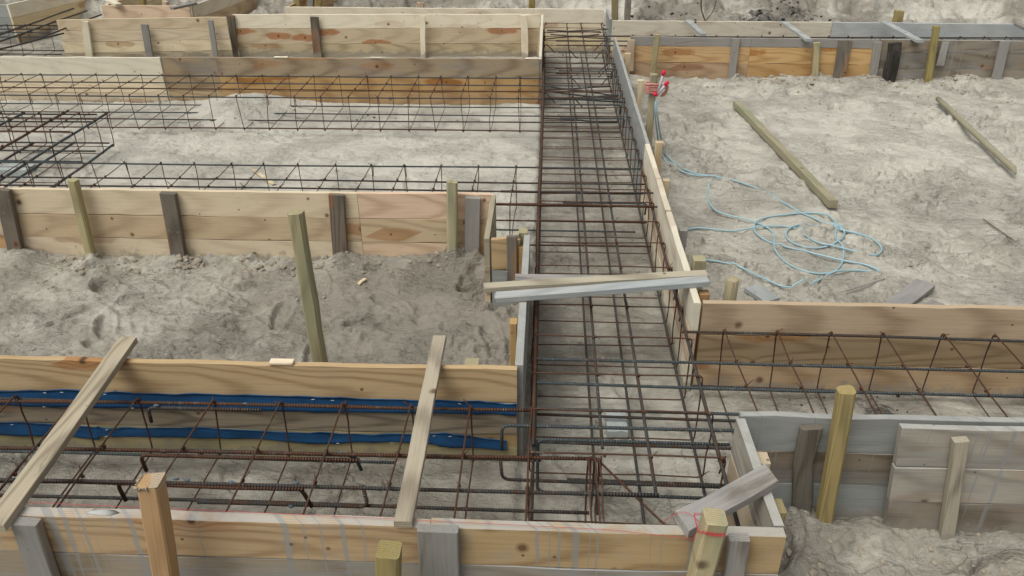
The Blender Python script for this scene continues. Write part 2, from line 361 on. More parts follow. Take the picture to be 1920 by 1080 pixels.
def hgt(x, y):
    x = np.asarray(x, float); y = np.asarray(y, float)
    z = np.zeros_like(x + y)
    left = band(x, y, -30, -.085, 2.40, 4.03); right = band(x, y, .64, 30, 2.915, 7.95); mid = band(x, y, -30, -.05, 4.03, 7.06)
    front = 1 - sst(y, 1.63, 1.65); nr = band(x, y, .66, 30, -60, 2.165)
    ntr = band(x, y, -30, -.085, 1.65, 2.4); corr = band(x, y, -.085, .64, 1.65, 9.38)
    rtr = band(x, y, .65, 30, 2.165, 2.915)
    z = z + left * .035 + right * .075 + mid * .035 + ntr * .02 + nr * -.01 + rtr * .02
    n1 = fbm(x, y, 1.6, 4, 1); n2 = fbm(x, y, 7, 4, 2, .6); n3 = fbm(x, y, 24, 3, 3, .6)
    amp = .35 + .65 * np.clip(left + right + nr + front, 0, 1)
    rp = 1 - .55 * right
    rough = .22 + .78 * sst(fbm(x, y, 2.1, 3, 95), -.03, .16)
    z = z + amp * (.085 * n1 + .044 * n2 * rp + .034 * n3 * rough * (1 - .3 * right))
    # crumbly trampled lumps
    cl = np.clip(fbm(x, y, 13, 3, 9, .7) - .02, 0, 1) * np.clip(fbm(x, y, 2.3, 3, 14) + .10, 0, 1)
    z = z + (left + right * .45 + nr + .25 * corr) * cl * .42 * rough + .011 * rough * (left + right + nr + .5 * corr + .5 * mid) * np.abs(fbm(x, y, 40, 2, 71)) * 2
    rid = 1 - np.abs(fbm(x, y, 9, 3, 21)) * 4
    z = z + (left + right * .4 + nr) * .012 * np.clip(rid, 0, 1)
    # dried crust broken into plates with sharp little edges
    pl = 0
    for sx, sy, sd, wt in ((2.6, 5.0, 81, 1.0), (5.5, 11, 85, .8), (11, 21, 89, .6)):
        pl = pl + wt * (sst(fbm(x * sx, y * sy, 1.0, 4, sd, .55), -.016, .016) - .5)
    msk = rough
    z = z + pl * msk * (right * .027 + left * .012 + mid * .011 + corr * .011 + ntr * .014 + rtr * .010 + nr * .009 + sst(y, 9.6, 10) * .03)
    # spoil heaped against the panels
    z = z + left * (.035 * np.exp(-((y - 4.0) / .10)**2) + .05 * np.exp(-(((y - 3.35) / .25)**2 + ((x + .2) / .22)**2))) * (0.7 + 1.6 * fbm(x, y, 5, 3, 5))
    z = z + right * .05 * np.exp(-((y - 7.9) / .16)**2) * (0.6 + 2 * fbm(x, y, 3, 3, 6))
    z = z + nr * .05 * np.exp(-(((x - .78) / .18)**2 + ((y - 1.75) / .4)**2)) + nr * .04 * np.exp(-((y - 2.08) / .06)**2)
    z = z + mid * (.135 * np.exp(-(((x + 2.66) / .42)**2 + ((y - 6.75) / .42)**2)) + .03 * np.exp(-((y - 7.0) / .12)**2))
    # loosened sand heaped round the feet of driven stakes and battens
    for mx, my, mr, mh in _heaps:
        z = z + mh * np.exp(-((x - mx)**2 + (y - my)**2) / mr**2) * (.7 + 2 * fbm(x, y, 14, 2, 97))
    for (fx, fy, a, l, w_, d) in _prints:
        m = (np.abs(x - fx) < .3) & (np.abs(y - fy) < .3)
        if not m.any(): continue
        xx = x[m] - fx; yy = y[m] - fy; ca, sa = math.cos(a), math.sin(a)
        p = (xx*ca + yy*sa) / l; q = (-xx*sa + yy*ca) / w_
        r = np.sqrt(p*p + q*q) + .25 * fbm(x[m], y[m], 18, 2, 31)
        z[m] += -d * (1 - sst(r, .75, 1.0)) + d * .55 * np.exp(-((r - 1.2) / .2)**2)
    # excavated bank behind the site
    yb = y + .5 * fbm(x, y*0, .5, 3, 40)
    b = sst(yb, 9.9, 10.6) * .10 + sst(yb, 10.5, 12.6) * .95 + sst(yb, 12.3, 14.5) * 1.1
    n4 = fbm(x, y, .9, 5, 44, .6); n5 = np.abs(fbm(x, y, 2.1, 4, 47, .55))
    z = z + b + sst(yb, 9.8, 10.8) * (.75 * n4 * sst(yb, 9.9, 11.2) + .42 * (.12 - n5) + .10 * fbm(x, y, 6, 4, 50, .65))
    return z
ys = np.concatenate([[-60, -15, -3, .2, .8], np.exp(np.linspace(math.log(1.1), math.log(13.5), 1050)), [14, 14.6, 15.5, 17, 20, 30, 50, 90]])
us = np.concatenate([[-14, -5, -2.2, -1.4], np.linspace(-1.08, 1.08, 900), [1.4, 2.2, 5, 14]])
YY, UU = np.meshgrid(ys, us, indexing='ij'); XX = UU * (.66 * np.clip(YY, .2, 20) + .75)
ZZ = hgt(XX.ravel(), YY.ravel()).reshape(XX.shape)
nr_, nc_ = XX.shape
me = bpy.data.meshes.new('sand_ground')
co = np.stack([XX, YY, ZZ], -1).reshape(-1, 3).astype(np.float32)
idx = np.arange(nr_ * nc_).reshape(nr_, nc_)
q = np.stack([idx[:-1, :-1], idx[:-1, 1:], idx[1:, 1:], idx[1:, :-1]], -1).reshape(-1, 4).astype(np.int32)
me.vertices.add(len(co)); me.vertices.foreach_set('co', co.ravel())
me.loops.add(q.size); me.loops.foreach_set('vertex_index', q.ravel())
me.polygons.add(len(q)); me.polygons.foreach_set('loop_start', np.arange(len(q), dtype=np.int32) * 4)
me.polygons.foreach_set('use_smooth', np.ones(len(q), bool)); me.update(calc_edges=True)
# what the sand is like from place to place: r dryness, g peat mixed in
X, Y = co[:, 0].astype(float), co[:, 1].astype(float)
dry = .45 + 0*X
dry = dry + .33 * band(X, Y, -30, -.05, 4.03, 7.06, .03) + .18 * band(X, Y, .64, 30, 2.9, 7.95, .03) - .20 * band(X, Y, -30, -.085, 2.40, 4.03, .03)
dry = dry + .35 * np.exp(-(((X - 2.7) / 1.5)**2 + ((Y - 5.5) / 1.3)**2)) - .10 * (Y < 2.4) + .02 * band(X, Y, -.085, .64, 1.65, 5, .03) + .1 * sst(Y, 9.8, 11)
dry = dry + sst(Y, 9.6, 10.4) * (1.5 * fbm(X, Y, .8, 4, 77) + 1.3 * fbm(X, Y, 2.6, 4, 79) - .12) + .5 * fbm(X, Y, 1.2, 4, 60) + .45 * fbm(X, Y, .6, 2, 66) + .35 * fbm(X, Y, 6, 4, 63)
peat = np.zeros_like(X)
for px, py, r, a in [(475, 218, .35, .5), (520, 205, .35, .4), (560, 230, .5, .45), (690, 215, .5, .5), (900, 215, .6, .5), (620, 195, .5, .4), (1075, 100, .8, .6), (1090, 140, .6, .6), (1060, 180, .4, .6), (1065, 430, .25, .35),
                     (1060, 740, .12, .5), (1640, 765, .14, .8), (1590, 770, .1, .6), (740, 340, .2, .35), (570, 350, .15, .35), (300, 640, .16, .35), (270, 545, .2, .45), (760, 625, .12, .45), (90, 250, .5, .2), (1050, 770, .12, .4)]:
    c = G(px, py, .03); peat = np.maximum(peat, a * np.exp(-((X - c[0])**2 + (Y - c[1])**2 * .6) / r**2))
for px, py, r, a in [(1440, 25, .55, 1.0), (1490, 12, .4, .8), (1740, 30, .4, .8), (1225, 22, .35, .8), (1290, 28, .4, .6), (1630, 30, .3, .5), (1390, 32, .5, .6), (1850, 40, .3, .5), (640, 8, .4, .5), (860, 8, .5, .4)]:
    c = G(px, py, .25); peat = np.maximum(peat, a * np.exp(-((X - c[0])**2 + (Y - c[1])**2 * .5) / r**2))
peat = np.maximum(peat, .35 * band(X, Y, -.085, .05, 1.65, 9, .03) * 1.0)
peat = np.maximum(peat, .30 * band(X, Y, .55, .64, 1.65, 9, .03))
ca = me.attributes.new('tone', 'FLOAT_COLOR', 'POINT')
ca.data.foreach_set('color', np.stack([np.clip(dry, 0, 1), np.clip(peat, 0, 1), 0*dry, 1+0*dry], -1).astype(np.float32).ravel())
t = NT('trampled_sand'); tn = t.sep(t.attr('tone', 'Vector'))
P = t.t.nodes.new('ShaderNodeNewGeometry').outputs['Position']
a1 = t.noise(P, 4, 5, .6); a2 = t.noise(P, 45, 4, .65); a3 = t.noise(P, 300, 2, .6); a4 = t.noise(P, 14, 5, .7, .6)
Q = t.sep(P); PS = t.comb(t.math('MULTIPLY', Q[0], .55), t.math('MULTIPLY', Q[1], 1.2), Q[2])
a5 = t.noise(PS, 11, 6, .68, .9); a6 = t.noise(PS, 30, 5, .7, .5)
dr = t.math('ADD', tn[0], t.math('ADD', t.math('MULTIPLY', t.math('SUBTRACT', a1, .5), .6), t.math('ADD', t.math('MULTIPLY', t.math('SUBTRACT', a5, .5), .7), t.math('MULTIPLY', t.math('SUBTRACT', a6, .5), .55))))
rk = t.step(t.noise(P, 2.6, 3, .55), .42, .62, .15, 1.0)
c = t.mix(t.step(dr, .12, .95), (.232, .207, .163), (.575, .55, .47))
c = t.mix(t.math('MULTIPLY', t.step(a4, .60, .74), t.math('MULTIPLY', rk, .5)), c, (.20, .170, .13))
c = t.mix(t.math('MULTIPLY', t.step(t.noise(PS, 21, 5, .7, .8), .61, .68), t.math('MULTIPLY', rk, .62)), c, (.16, .14, .11))
pe = t.step(t.math('MULTIPLY_ADD', tn[1], .40, t.math('MULTIPLY_ADD', a4, .55, t.math('MULTIPLY', a2, .25))), .64, .76)
c = t.mix(t.math('MULTIPLY', pe, t.step(tn[1], .02, .25)), c, (.035, .031, .028))
sp = t.voro(P, 38, out=('Distance', 'Color')); spc = t.sep(sp[1])
c = t.mix(t.math('MULTIPLY', t.math('MULTIPLY', t.step(sp[0], .22, .12), t.math('LESS_THAN', spc[0], .06)), .7), c, (.08, .07, .055))
c = t.mix(.20, c, t.mix(a3, (.10, .09, .08), (.75, .72, .66)))
def crease(n, k): return t.math('POWER', t.math('SUBTRACT', 1.0, t.math('MINIMUM', 1.0, t.math('MULTIPLY', t.math('ABSOLUTE', t.math('SUBTRACT', n, .5)), k))), 2.0)
cr = t.math('ADD', crease(t.noise(PS, 7, 3, .6, .6), 16), t.math('MULTIPLY', crease(t.noise(PS, 18, 3, .6, .6), 10), .7))
hh = t.math('ADD', t.math('ADD', a2, t.math('MULTIPLY', a5, 1.6)), t.math('ADD', t.math('MULTIPLY', a6, 1.3), t.math('MULTIPLY', a3, .45)))
t.bump(t.math('MULTIPLY', t.math('MULTIPLY_ADD', cr, -.45, hh), t.math('MULTIPLY_ADD', rk, .8, .3)), .9, .014)
M_SAND = t.fin(c, .95, 0, .1)
me.materials.append(M_SAND)
go = bpy.data.objects.new('sand_ground', me); col.objects.link(go); go['kind'] = 'structure'
def hz(x, y): return float(hgt(np.array([float(x)]), np.array([float(y)]))[0])

# crumbs of sand and peat nobody could count
def crumbs(name, spots, mat):
    mb = MB()
    for (x, y, r, n, s0, s1) in spots:
        xs = [random.gauss(x, r) for _ in range(n)]; yy = [random.gauss(y, r) for _ in range(n)]
        zs = hgt(np.array(xs), np.array(yy))
        for a, b, c_ in zip(xs, yy, zs):
            s = s0 + (s1 - s0) * random.random()**2; mb.lump((a, b, c_ + s * .2), s, (1, 1, .65))
    o = mb.build(name, mat); o['kind'] = 'stuff'; return o
M_CLOD = plain('damp_sand_clod', (.33, .29, .23), .95, .3, 30, .1)
M_PEAT = plain('dark_peat', (.035, .031, .028), .95, .3, 30, .1)
SP = []
r = random.Random(5)
for _ in range(22): SP.append((r.uniform(-2.7, -.2), r.uniform(2.5, 3.95), .06, 10, .004, .013))
for _ in range(16): SP.append((r.uniform(-2.7, -.5), 3.92, .06, 9, .008, .025))
for _ in range(45): SP.append((r.uniform(.8, 5), r.uniform(3.05, 7.8), .09, 9, .005, .015))
for _ in range(14): SP.append((r.uniform(1, 5), 7.84, .08, 10, .01, .03))
for _ in range(16): SP.append((r.uniform(.78, 2.0), r.uniform(1.4, 2.0), .08, 12, .006, .018))
for _ in range(20): SP.append((r.uniform(0, .6), r.uniform(1.8, 8), .08, 6, .006, .014))
crumbs('sand_clods', SP, M_CLOD)
SP = []
for px, py, n in [(490, 222, 8), (690, 215, 14), (1075, 95, 20), (1640, 765, 14), (1600, 775, 10)]:
    c = G(px, py, .05); SP.append((c[0], c[1], .16, n, .004, .013))
for px, py, n in [(1440, 25, 60), (1490, 14, 50), (1740, 32, 45), (1225, 24, 40), (1630, 32, 20), (1395, 30, 40), (1545, 24, 15), (1290, 26, 30)]:
    c = G(px, py, .25); SP.append((c[0], c[1], .25, n, .008, .032))
crumbs('peat_crumbs', SP, M_PEAT)

# ------------------------------------------------------------------ formwork panels
T = 0.46
def panel(label, p0, p1, rows, t=.03, z1=T, back=(0, 1), joints=(), lean=0.0, gap=.0025, cat='formwork panel', shear=0.0, dz1=0.0):
    """rows: board heights and materials from the top down; p0-p1 is the foot line of the visible face; the boards lie behind it"""
    p0 = np.array(p0, float); p1 = np.array(p1, float); a = _n(p1 - p0); nb = np.array([-a[1], a[0]])
    if nb @ np.array(back, float) < 0: nb = -nb
    o = empty('formwork_panel', ((p0[0]+p1[0])/2, (p0[1]+p1[1])/2, 0), label, cat, 'timber formwork panels')
    L = np.linalg.norm(p1 - p0); z = z1; cuts = [0.0] + list(joints) + [L]
    for h, mats in rows:
        if isinstance(mats, str): mats = [mats] * (len(cuts) - 1)
        zc_ = z - h/2
        for k in range(len(cuts) - 1):
            e0, e1 = random.uniform(0, .006) if k == 0 else .001, random.uniform(0, .006) if k == len(cuts)-2 else .001
            e0 += shear * (z1 - zc_) if k == 0 else 0
            q0 = p0 + a * (cuts[k] + e0) + nb * (t/2 + random.uniform(0, .003)); q1 = p0 + a * (cuts[k+1] - e1) + nb * (t/2 + random.uniform(0, .003))
            zc = zc_
            MB().beam((*q0, zc), (*q1, zc + dz1 * L), (0, 0, 1), h - gap, t - .004, .0015, .0016, end0=(-shear * h if k == 0 else 0)).build('board', W[mats[k]], o)
        z -= h
    o['_n'] = 0; del o['_n']
    return o
def bat(o, px0, py0, px1, py1, y, w, mat, t=.025, label=None, cham=.003, jit=.001, name='batten'):
    """batten nailed on the camera side of a panel whose face is at depth y"""
    a = V(px0, py0, y); b = V(px1, py1, y); d = _n(a - b); b = b - d * .04
    m = MB().beam((b[0], y - t/2 - .003, b[2]), (a[0], y - t/2 - .003, a[2]), (1, 0, 0), w, t, cham, jit).build(name, W[mat], o)
    if label: m['label'] = label
    return m

# front panel along the bottom of the photo
fp = panel('long cement-splashed formwork panel along the bottom edge, under the red twine', (-2.7, 1.615), (.685, 1.615),
           [(.148, ['drip', 'drip']), (.15, ['dripgrey', 'dripgrey']), (.15, 'dripgrey')], t=.04, joints=(2.39,))
bat(fp, 55, 968, 100, 1095, 1.615, .075, 'grey', .032)
bat(fp, 822, 982, 828, 1095, 1.615, .115, 'grey', .03, 'wide pale grey batten with open knots')
bat(fp, 1384, 998, 1368, 1095, 1.615, .056, 'silver', .03)
# smears of cement on its top edge
c = G(195, 958, T); mb = MB().lump((c[0], 1.636, T + .001), .03, (1.9, .5, .12))
mb.build('cement_residue', M_CEM, fp, True)

# near left panel with the blue strips
np_ = panel('knotty brown formwork panel with two stapled blue plastic strips', (-3.0, 2.385), (-.09, 2.385),
            [(.15, 'warm'), (.155, 'streaky'), (.155, 'greenish')], t=.03)
def strip(o, pts, y, label=None):
    """pts: (px, top py, bottom py) on the face at depth y"""
    top = smooth_path([V(p[0], p[1], y) for p in pts], 6); bot = smooth_path([V(p[0], p[2], y) for p in pts], 6)
    n = len(top); mb = MB(); vs, ws, fs = [], [], []; rows = 7
    r = random.Random(n)
    for i in range(n):
        for k in range(rows):
            f = k / (rows - 1); p = top[i] * (1 - f) + bot[i] * f
            b = .0035 + .0045 * vn(i * .9, k * 1.9, 1, 8) + .003 * vn(i * .25, k * .5, 1, 3)
            dz = (.010 if k in (0, rows - 1) else .005) * (vn(i, 0, .55, 5 + k) - .5)
            vs.append((p[0], y - b, p[2] + dz)); ws.append((i*.02, f*.1, 0))
    base = len(vs)
    for i in range(n):                                # back skin against the boards gives the sheet its thickness
        for k in range(rows): vs.append((vs[i*rows+k][0], y - .0025, vs[i*rows+k][2])); ws.append((0, 0, 0))
    for i in range(n-1):
        for k in range(rows-1):
            q_ = (i*rows+k, (i+1)*rows+k, (i+1)*rows+k+1, i*rows+k+1); fs.append(q_); fs.append(tuple(base + j for j in reversed(q_)))
        for k in (0, rows-1):
            fs.append((i*rows+k, (i+1)*rows+k, base+(i+1)*rows+k, base+i*rows+k))
    mb.add(vs, fs, ws); s = mb.build('plastic_strip', M_STRIP, o, True)
    st = MB()
    for i in range(2, n-2, 3):
        for P_, dz in ((top[i], -.006), (bot[i], .006)):
            if r.random() < .2: st.beam((P_[0]-.006, y - .013, P_[2]+dz), (P_[0]+.006, y - .013, P_[2]+dz+r.uniform(-.003, .003)), (0, 0, 1), .0014, .0016, .0003, 0, 2)
    m = st.build('staples', M_STAPLE, s); m['kind'] = 'stuff'
    return s
strip(np_, [(-200, 729, 752), (-60, 732, 756), (60, 731, 760), (130, 729, 763), (215, 734, 762), (330, 737, 766), (440, 738, 768), (560, 742, 770), (640, 745, 772), (760, 748, 772), (880, 751, 774), (968, 756, 777)], 2.385)
strip(np_, [(-200, 788, 810), (-60, 790, 812), (40, 791, 815), (120, 795, 817), (187, 799, 821)], 2.385)
strip(np_, [(185, 800, 816), (260, 801, 818), (380, 801, 819), (480, 806, 822), (600, 810, 829), (700, 813, 828), (800, 812, 830), (830, 811, 836), (880, 817, 838), (950, 825, 842)], 2.385)

# left form of the corridor, the box-out and the mid-left panel
panel('blue-grey formwork panel on the left side of the rebar corridor, ending at the blue-strip panel', (-.068, 2.418), (-.068, 3.53), [(.15, 'bluegrey'), (.155, 'bluegrey'), (.155, 'bluegrey')], t=.034, back=(-1, 0))
be = panel('short two-tone formwork panel closing the small corner box beside the corridor', (-.262, 3.47), (-.115, 3.47), [(.17, 'orange'), (.29, 'bluegrey')], t=.028)
be['label'] = 'short upright panel, brown over grey-green, closing the little corner box left of the corridor'
bat(be, 960, 441, 960, 530, 3.47, .05, 'greydk', .02)
bs = panel('narrow grey formwork panel seen end-on, joining the mid-left panel to the corner box', (-.264, 3.47), (-.264, 4.02), [(.15, 'plank'), (.155, 'plank'), (.155, 'pale')], t=.03, back=(-1, 0))
mp = panel('fresh three-board formwork panel on the left behind the damp sand, with five upright battens and stakes', (-4.6, 4.02), (-.285, 4.02),
           [(.152, ['pale', 'pale', 'pink']), (.145, ['tan', 'tan', 'tan']), (.163, ['orange', 'pale', 'pink'])], t=.03, joints=(1.58, 3.57))
mp['label'] = 'fresh three-board formwork panel along the far edge of the damp left sand pad'
bat(mp, 9, 352, 38, 482, 4.02, .085, 'greydk', .035)
bat(mp, 318, 359, 340, 486, 4.02, .085, 'greydk', .035)
bat(mp, 632, 362, 641, 490, 4.02, .085, 'greydk', .03)
bat(mp, 887, 368, 885, 498, 4.02, .083, 'grey', .03, 'blue-grey nail-holed batten')

# far left panels
panel('whitish new formwork panel at the far left, behind the left half of the rear cage', (-7.2, 7.05), (-3.445, 7.05), [(.19, 'white'), (.13, 'pale'), (.15, 'pale')], t=.03)
panel('stained grey and orange formwork panel behind the long rear rebar cage, meeting the corridor', (-3.44, 7.06), (-.075, 7.06), [(.17, ['stained', 'stained']), (.13, ['brown', 'orange']), (.17, ['warm', 'orange'])], t=.03, joints=(.5,))
panel('thin pale formwork panel with white top edge at the far left of the corridor', (-.05, 7.10), (-.05, 9.0), [(.15, 'white'), (.155, 'tan'), (.155, 'tan')], t=.03, back=(-1, 0), z1=.475)
ml = panel('pale four-board formwork panel at the upper left with one white and two grey battens', (-5.30, 8.70), (-3.50, 8.88), [(.115, 'pale'), (.12, 'pale'), (.12, 'pale'), (.14, 'mould')], t=.03)
bat(ml, 161, 39, 170, 106, 8.72, .075, 'white', .03); bat(ml, 272, 45, 283, 107, 8.76, .075, 'grey', .03); bat(ml, 396, 37, 406, 108, 8.82, .055, 'grey', .03)
mr = panel('long upper-left formwork panel with a white top board and orange resin patches', (-3.49, 9.03), (-.09, 9.09), [(.148, 'white'), (.17, 'resin'), (.15, 'mould')], t=.03, joints=())
bat(mr, 433, 28, 441, 107, 9.03, .09, 'greydk', .03); bat(mr, 590, 31, 597, 107, 9.03, .09, 'greydk', .03)
bat(mr, 793, 29, 794, 107, 9.03, .055, 'white', .03); bat(mr, 983, 28, 985, 107, 9.04, .075, 'white', .03)
bat(mr, 1014, 50, 1010, 107, 9.02, .04, 'tan', .02)
panel('whitish end panel closing the far end of the rebar corridor', (-3.02, 9.42), (.625, 9.34), [(.15, 'white'), (.15, 'pale'), (.17, 'pale')], t=.03, z1=.47)
panel('short blue-grey formwork panel at the far right corner of the corridor', (.64, 8.76), (.64, 9.36), [(.15, 'bluegrey'), (.15, 'bluegrey'), (.16, 'bluegrey')], t=.03, back=(1, 0), z1=.475)

# right side of the corridor
panel('tall blue-grey cement-coated formwork panel on the right side of the corridor', (.628, 4.86), (.632, 7.98), [(.24, 'bluegrey'), (.22, 'bluegrey')], t=.026, back=(1, 0))
panel('pale new formwork panel on the right of the corridor, below the blue-grey one', (.618, 2.885), (.618, 4.87), [(.15, 'white'), (.155, 'pink'), (.16, 'white')], t=.034, back=(1, 0), z1=.465)
panel('brown formwork panel with amber grain patches behind the right cage, below the hose', (.66, 2.89), (3.2, 2.89), [(.155, 'warm'), (.145, 'brown'), (.16, 'warm')], t=.032)
rn = panel('weathered blue-grey three-board panel in the right foreground, partly behind another panel', (.665, 2.15), (2.6, 2.15), [(.15, 'bluegrey'), (.145, 'greybr'), (.175, 'bluegrey')], t=.03)
bat(rn, 1516, 795, 1498, 968, 2.15, .072, 'greydk', .028, 'ragged brown batten with a torn lower end', .006, .004)
rf = panel('pale grey knotty panel leaning in the right foreground, in front of a blue-grey panel', (1.165, 2.085), (2.7, 2.085), [(.165, 'oldtan'), (.155, 'oldtan'), (.15, 'greybr')], t=.03, z1=.475, shear=.10)
bat(rf, 1797, 817, 1768, 1008, 2.085, .046, 'plank', .03)
# near end panel between the two trenches
ne = panel('short formwork panel at the right end of the near trench, grey on its top edge', (.652, 1.66), (.645, 2.145), [(.15, 'oldtan'), (.155, 'tan'), (.155, 'brown')], t=.034, back=(1, 0))
MB().beam((.705, 1.98, .05), (.705, 1.98, .43), (0, 1, 0), .06, .035).build('batten', W['tan'], ne)
MB().beam((.705, 1.78, .05), (.705, 1.78, .42), (0, 1, 0), .06, .035).build('batten', W['yellow'], ne)

# far right forms
fr = panel('far right formwork panel with grey top board over two orange boards', (.80, 7.98), (3.15, 7.90), [(.085, ['grey', 'grey']), (.155, ['orange', 'orange']), (.165, ['orange', 'orange'])], t=.03, joints=(1.15,))
bat(fr, 1183, 74, 1181, 124, 7.96, .07, 'tan', .03); bat(fr, 1379, 71, 1371, 148, 7.94, .07, 'grey', .03)
bat(fr, 1584, 75, 1572, 146, 7.92, .12, 'greydk', .03); bat(fr, 1645, 78, 1634, 146, 7.91, .075, 'grey', .03)
fr2 = panel('far right brown formwork panel streaked with grey cement, at the right edge of the photo', (3.155, 7.895), (7.2, 7.80), [(.115, 'greybr'), (.155, 'greybr'), (.14, 'greybr')], t=.03)
bat(fr2, 1676, 79, 1666, 147, 7.87, .125, 'black', .045, 'black rotten batten', .012, .006); bat(fr2, 1883, 76, 1866, 147, 7.85, .085, 'silver', .03)
bat(fr2, 1772, 78, 1763, 114, 7.86, .07, 'silver', .02)
panel('pale rear formwork panel beyond the far right trench', (.67, 8.76), (2.94, 8.71), [(.155, 'white'), (.15, 'pale'), (.16, 'pale')], t=.03)
panel('blue-grey rear formwork panel beyond the far right trench', (2.945, 8.71), (8.0, 8.54), [(.155, 'bluepale'), (.15, 'bluegrey'), (.16, 'bluegrey')], t=.03)

# upper left boxes
panel('grey cement-stained panel in the very top left corner', (-8.2, 9.60), (-6.40, 9.60), [(.155, 'bluegrey'), (.15, 'bluegrey'), (.16, 'bluegrey')], t=.03)
panel('pale panel running back from the camera beside the grey one in the top left corner', (-6.36, 9.58), (-6.05, 11.2), [(.155, 'white'), (.15, 'pale'), (.16, 'pale')], t=.03, back=(-1, 0))
panel('yellowish panel across the back of the top left trench', (-6.05, 11.25), (-5.0, 11.25), [(.155, 'pale'), (.15, 'pale'), (.16, 'tan')], t=.03)
panel('pinkish front panel of the small form box at the top left', (-5.22, 9.54), (-4.17, 9.53), [(.155, 'pink'), (.15, 'pink'), (.16, 'pink')], t=.03)
panel('left side panel of the small form box at the top left', (-5.2, 9.575), (-5.2, 11.2), [(.155, 'pale'), (.15, 'pale'), (.16, 'pale')], t=.03, back=(1, 0))
panel('right side panel of the small form box at the top left, running back', (-4.14, 9.56), (-3.9, 11.2), [(.155, 'white'), (.15, 'tan'), (.16, 'pink')], t=.03, back=(-1, 0))
panel('orange panel across the back of the recess at the top of the photo', (-3.88, 11.2), (-2.9, 11.2), [(.155, 'orange'), (.15, 'orange'), (.16, 'pink')], t=.03)
panel('side panel running back from the left end of the whitish end panel', (-3.0, 9.46), (-2.82, 11.15), [(.155, 'orange'), (.15, 'orange'), (.16, 'orange')], t=.03, back=(-1, 0))

# ------------------------------------------------------------------ posts and stakes
def post(label, pt, pb, y, w=.075, d=None, mat='treated', cham=.008, bury=.35, group='timber posts and stakes', jit=.0014, name='timber_post', topmat=None):
    a = V(*pt, y); b = V(*pb, y); dd = _n(a - b)
    g = hz(b[0], y); b = b - dd * ((b[2] - g) / dd[2] + bury) if b[2] > g - bury else b
    o = MB().beam((b[0], y, b[2]), (a[0], y, a[2]), (1, 0, 0), w, d or w, cham, jit, rough_ends=.003).build(name, W[mat])
    tag(o, label, 'post', group); return o
def stub(label, px, py, ztop, w=.05, d=None, mat='tan', bury=.3, cham=.004, name='timber_stake'):
    a = G(px, py, ztop); g = hz(a[0], a[1])
    o = MB().beam((a[0] + random.uniform(-.01, .01), a[1], g - bury), a, (1, 0, 0), w, d or w, cham, .0008).build(name, W[mat])
    tag(o, label, 'stake', 'timber posts and stakes'); return o
post('lone tall green-treated post standing in the damp left sand pad', (555, 397), (600, 682), 2.62, .053)
pb_ = post('orange square post with a splintered top in front of the bottom left panel', (283, 902), (312, 1080), 1.53, .056, .055, 'ochre', .005)
# its splintered head
c = V(283, 903, 1.53); mb = MB(); rr = random.Random(2)
mb.beam((c[0], 1.53, c[2] - .006), (c[0] - .001, 1.53, c[2] + .005), (1, 0, 0), .059, .058, .004, .003, 3, rough_ends=.005)
for k in range(26):
    an = rr.uniform(1.6, 4.9); x, y = c[0] + .027 * max(-1, min(1, 1.3 * math.cos(an))), 1.53 + .027 * max(-1, min(1, 1.3 * math.sin(an)))
    mb.beam((x, y, c[2] - .008), (x + .005 * math.cos(an), y + .005 * math.sin(an), c[2] + rr.uniform(.002, .008)), (math.cos(an), math.sin(an), 0), .006, .004, .001, .001, 2)
mb.build('splintered_top', W['splint'], pb_)
post('short yellow-topped square post at the bottom edge, left of the wide grey batten', (730, 1030), (728, 1090), 1.47, .062, .062, 'yellow', .006)
post('green-treated post at bottom right with red twine wound round it', (1340, 968), (1312, 1080), 1.555, .062, .062, 'treated', .007)
post('leaning yellow-green post in front of the blue-grey panel in the right foreground', (1586, 731), (1546, 973), 2.10, .052, .052, 'yellow', .010)
post('green-treated stake leaning over the middle of the fresh left panel', (136, 337), (172, 478), 3.975, .05, .05, 'treated')
post('upright treated stake rising above the right end of the fresh left panel', (848, 340), (848, 495), 3.97, .058, .05, 'treated')
post('yellow post rising above the brown far right panel', (1756, 49), (1740, 148), 7.82, .058, .058, 'yellow')
post('short green-treated post against the orange boards of the far right panel', (1532, 80), (1527, 148), 7.88, .06, .05, 'treated')
post('tall pale stake at the left corner of the far right panel', (1233, 65), (1224, 140), 7.85, .052, .052, 'treated')
post('green stake wrapped with pink tape that holds the hose ends', (1226, 139), (1217, 250), 5.6, .048, .048, 'treated', .007)
post('yellow stake against the bank, behind the far right corner of the corridor', (1153, -25), (1153, 37), 9.7, .075, .075, 'yellow')
post('brown-grey stake against the bank, right of the yellow one', (1179, -25), (1176, 37), 9.6, .07, .07, 'greybr')
post('yellow stake behind the whitish end panel of the corridor', (997, -20), (997, 17), 9.75, .075, .075, 'yellow')
post('short yellow stake behind the blue-grey rear panel', (1687, 20), (1681, 45), 9.0, .085, .085, 'yellow')
post('small low wooden stub behind the long end panel', (789, 5), (789, 15), 9.9, .08, .06, 'tan')
post('left yellow stake behind the end panel at the top of the photo', (556, -20), (558, 14), 9.75, .075, .075, 'yellow')
post('grey stake between two yellow ones at the top of the photo', (583, -20), (583, 14), 9.75, .07, .06, 'grey')
post('right yellow stake beside a grey one at the top of the photo', (598, -20), (597, 14), 9.75, .075, .075, 'yellow')
post('yellow stake inside the small form box at the top left', (265, -18), (268, 10), 9.8, .075, .075, 'yellow')
post('brown stub inside the small form box at the top left', (310, 2), (310, 10), 9.8, .06, .06, 'tan')
stub('orange-brown stake behind the corridor where the pale panel meets the blue-grey one', 1236, 266, .50, .045, mat='tan')
stub('low brown stake behind the far half of the pale corridor panel', 1249, 337, .42, .04, mat='tan')
stub('low grey stake behind the middle of the pale corridor panel', 1281, 430, .40, .04, mat='grey')
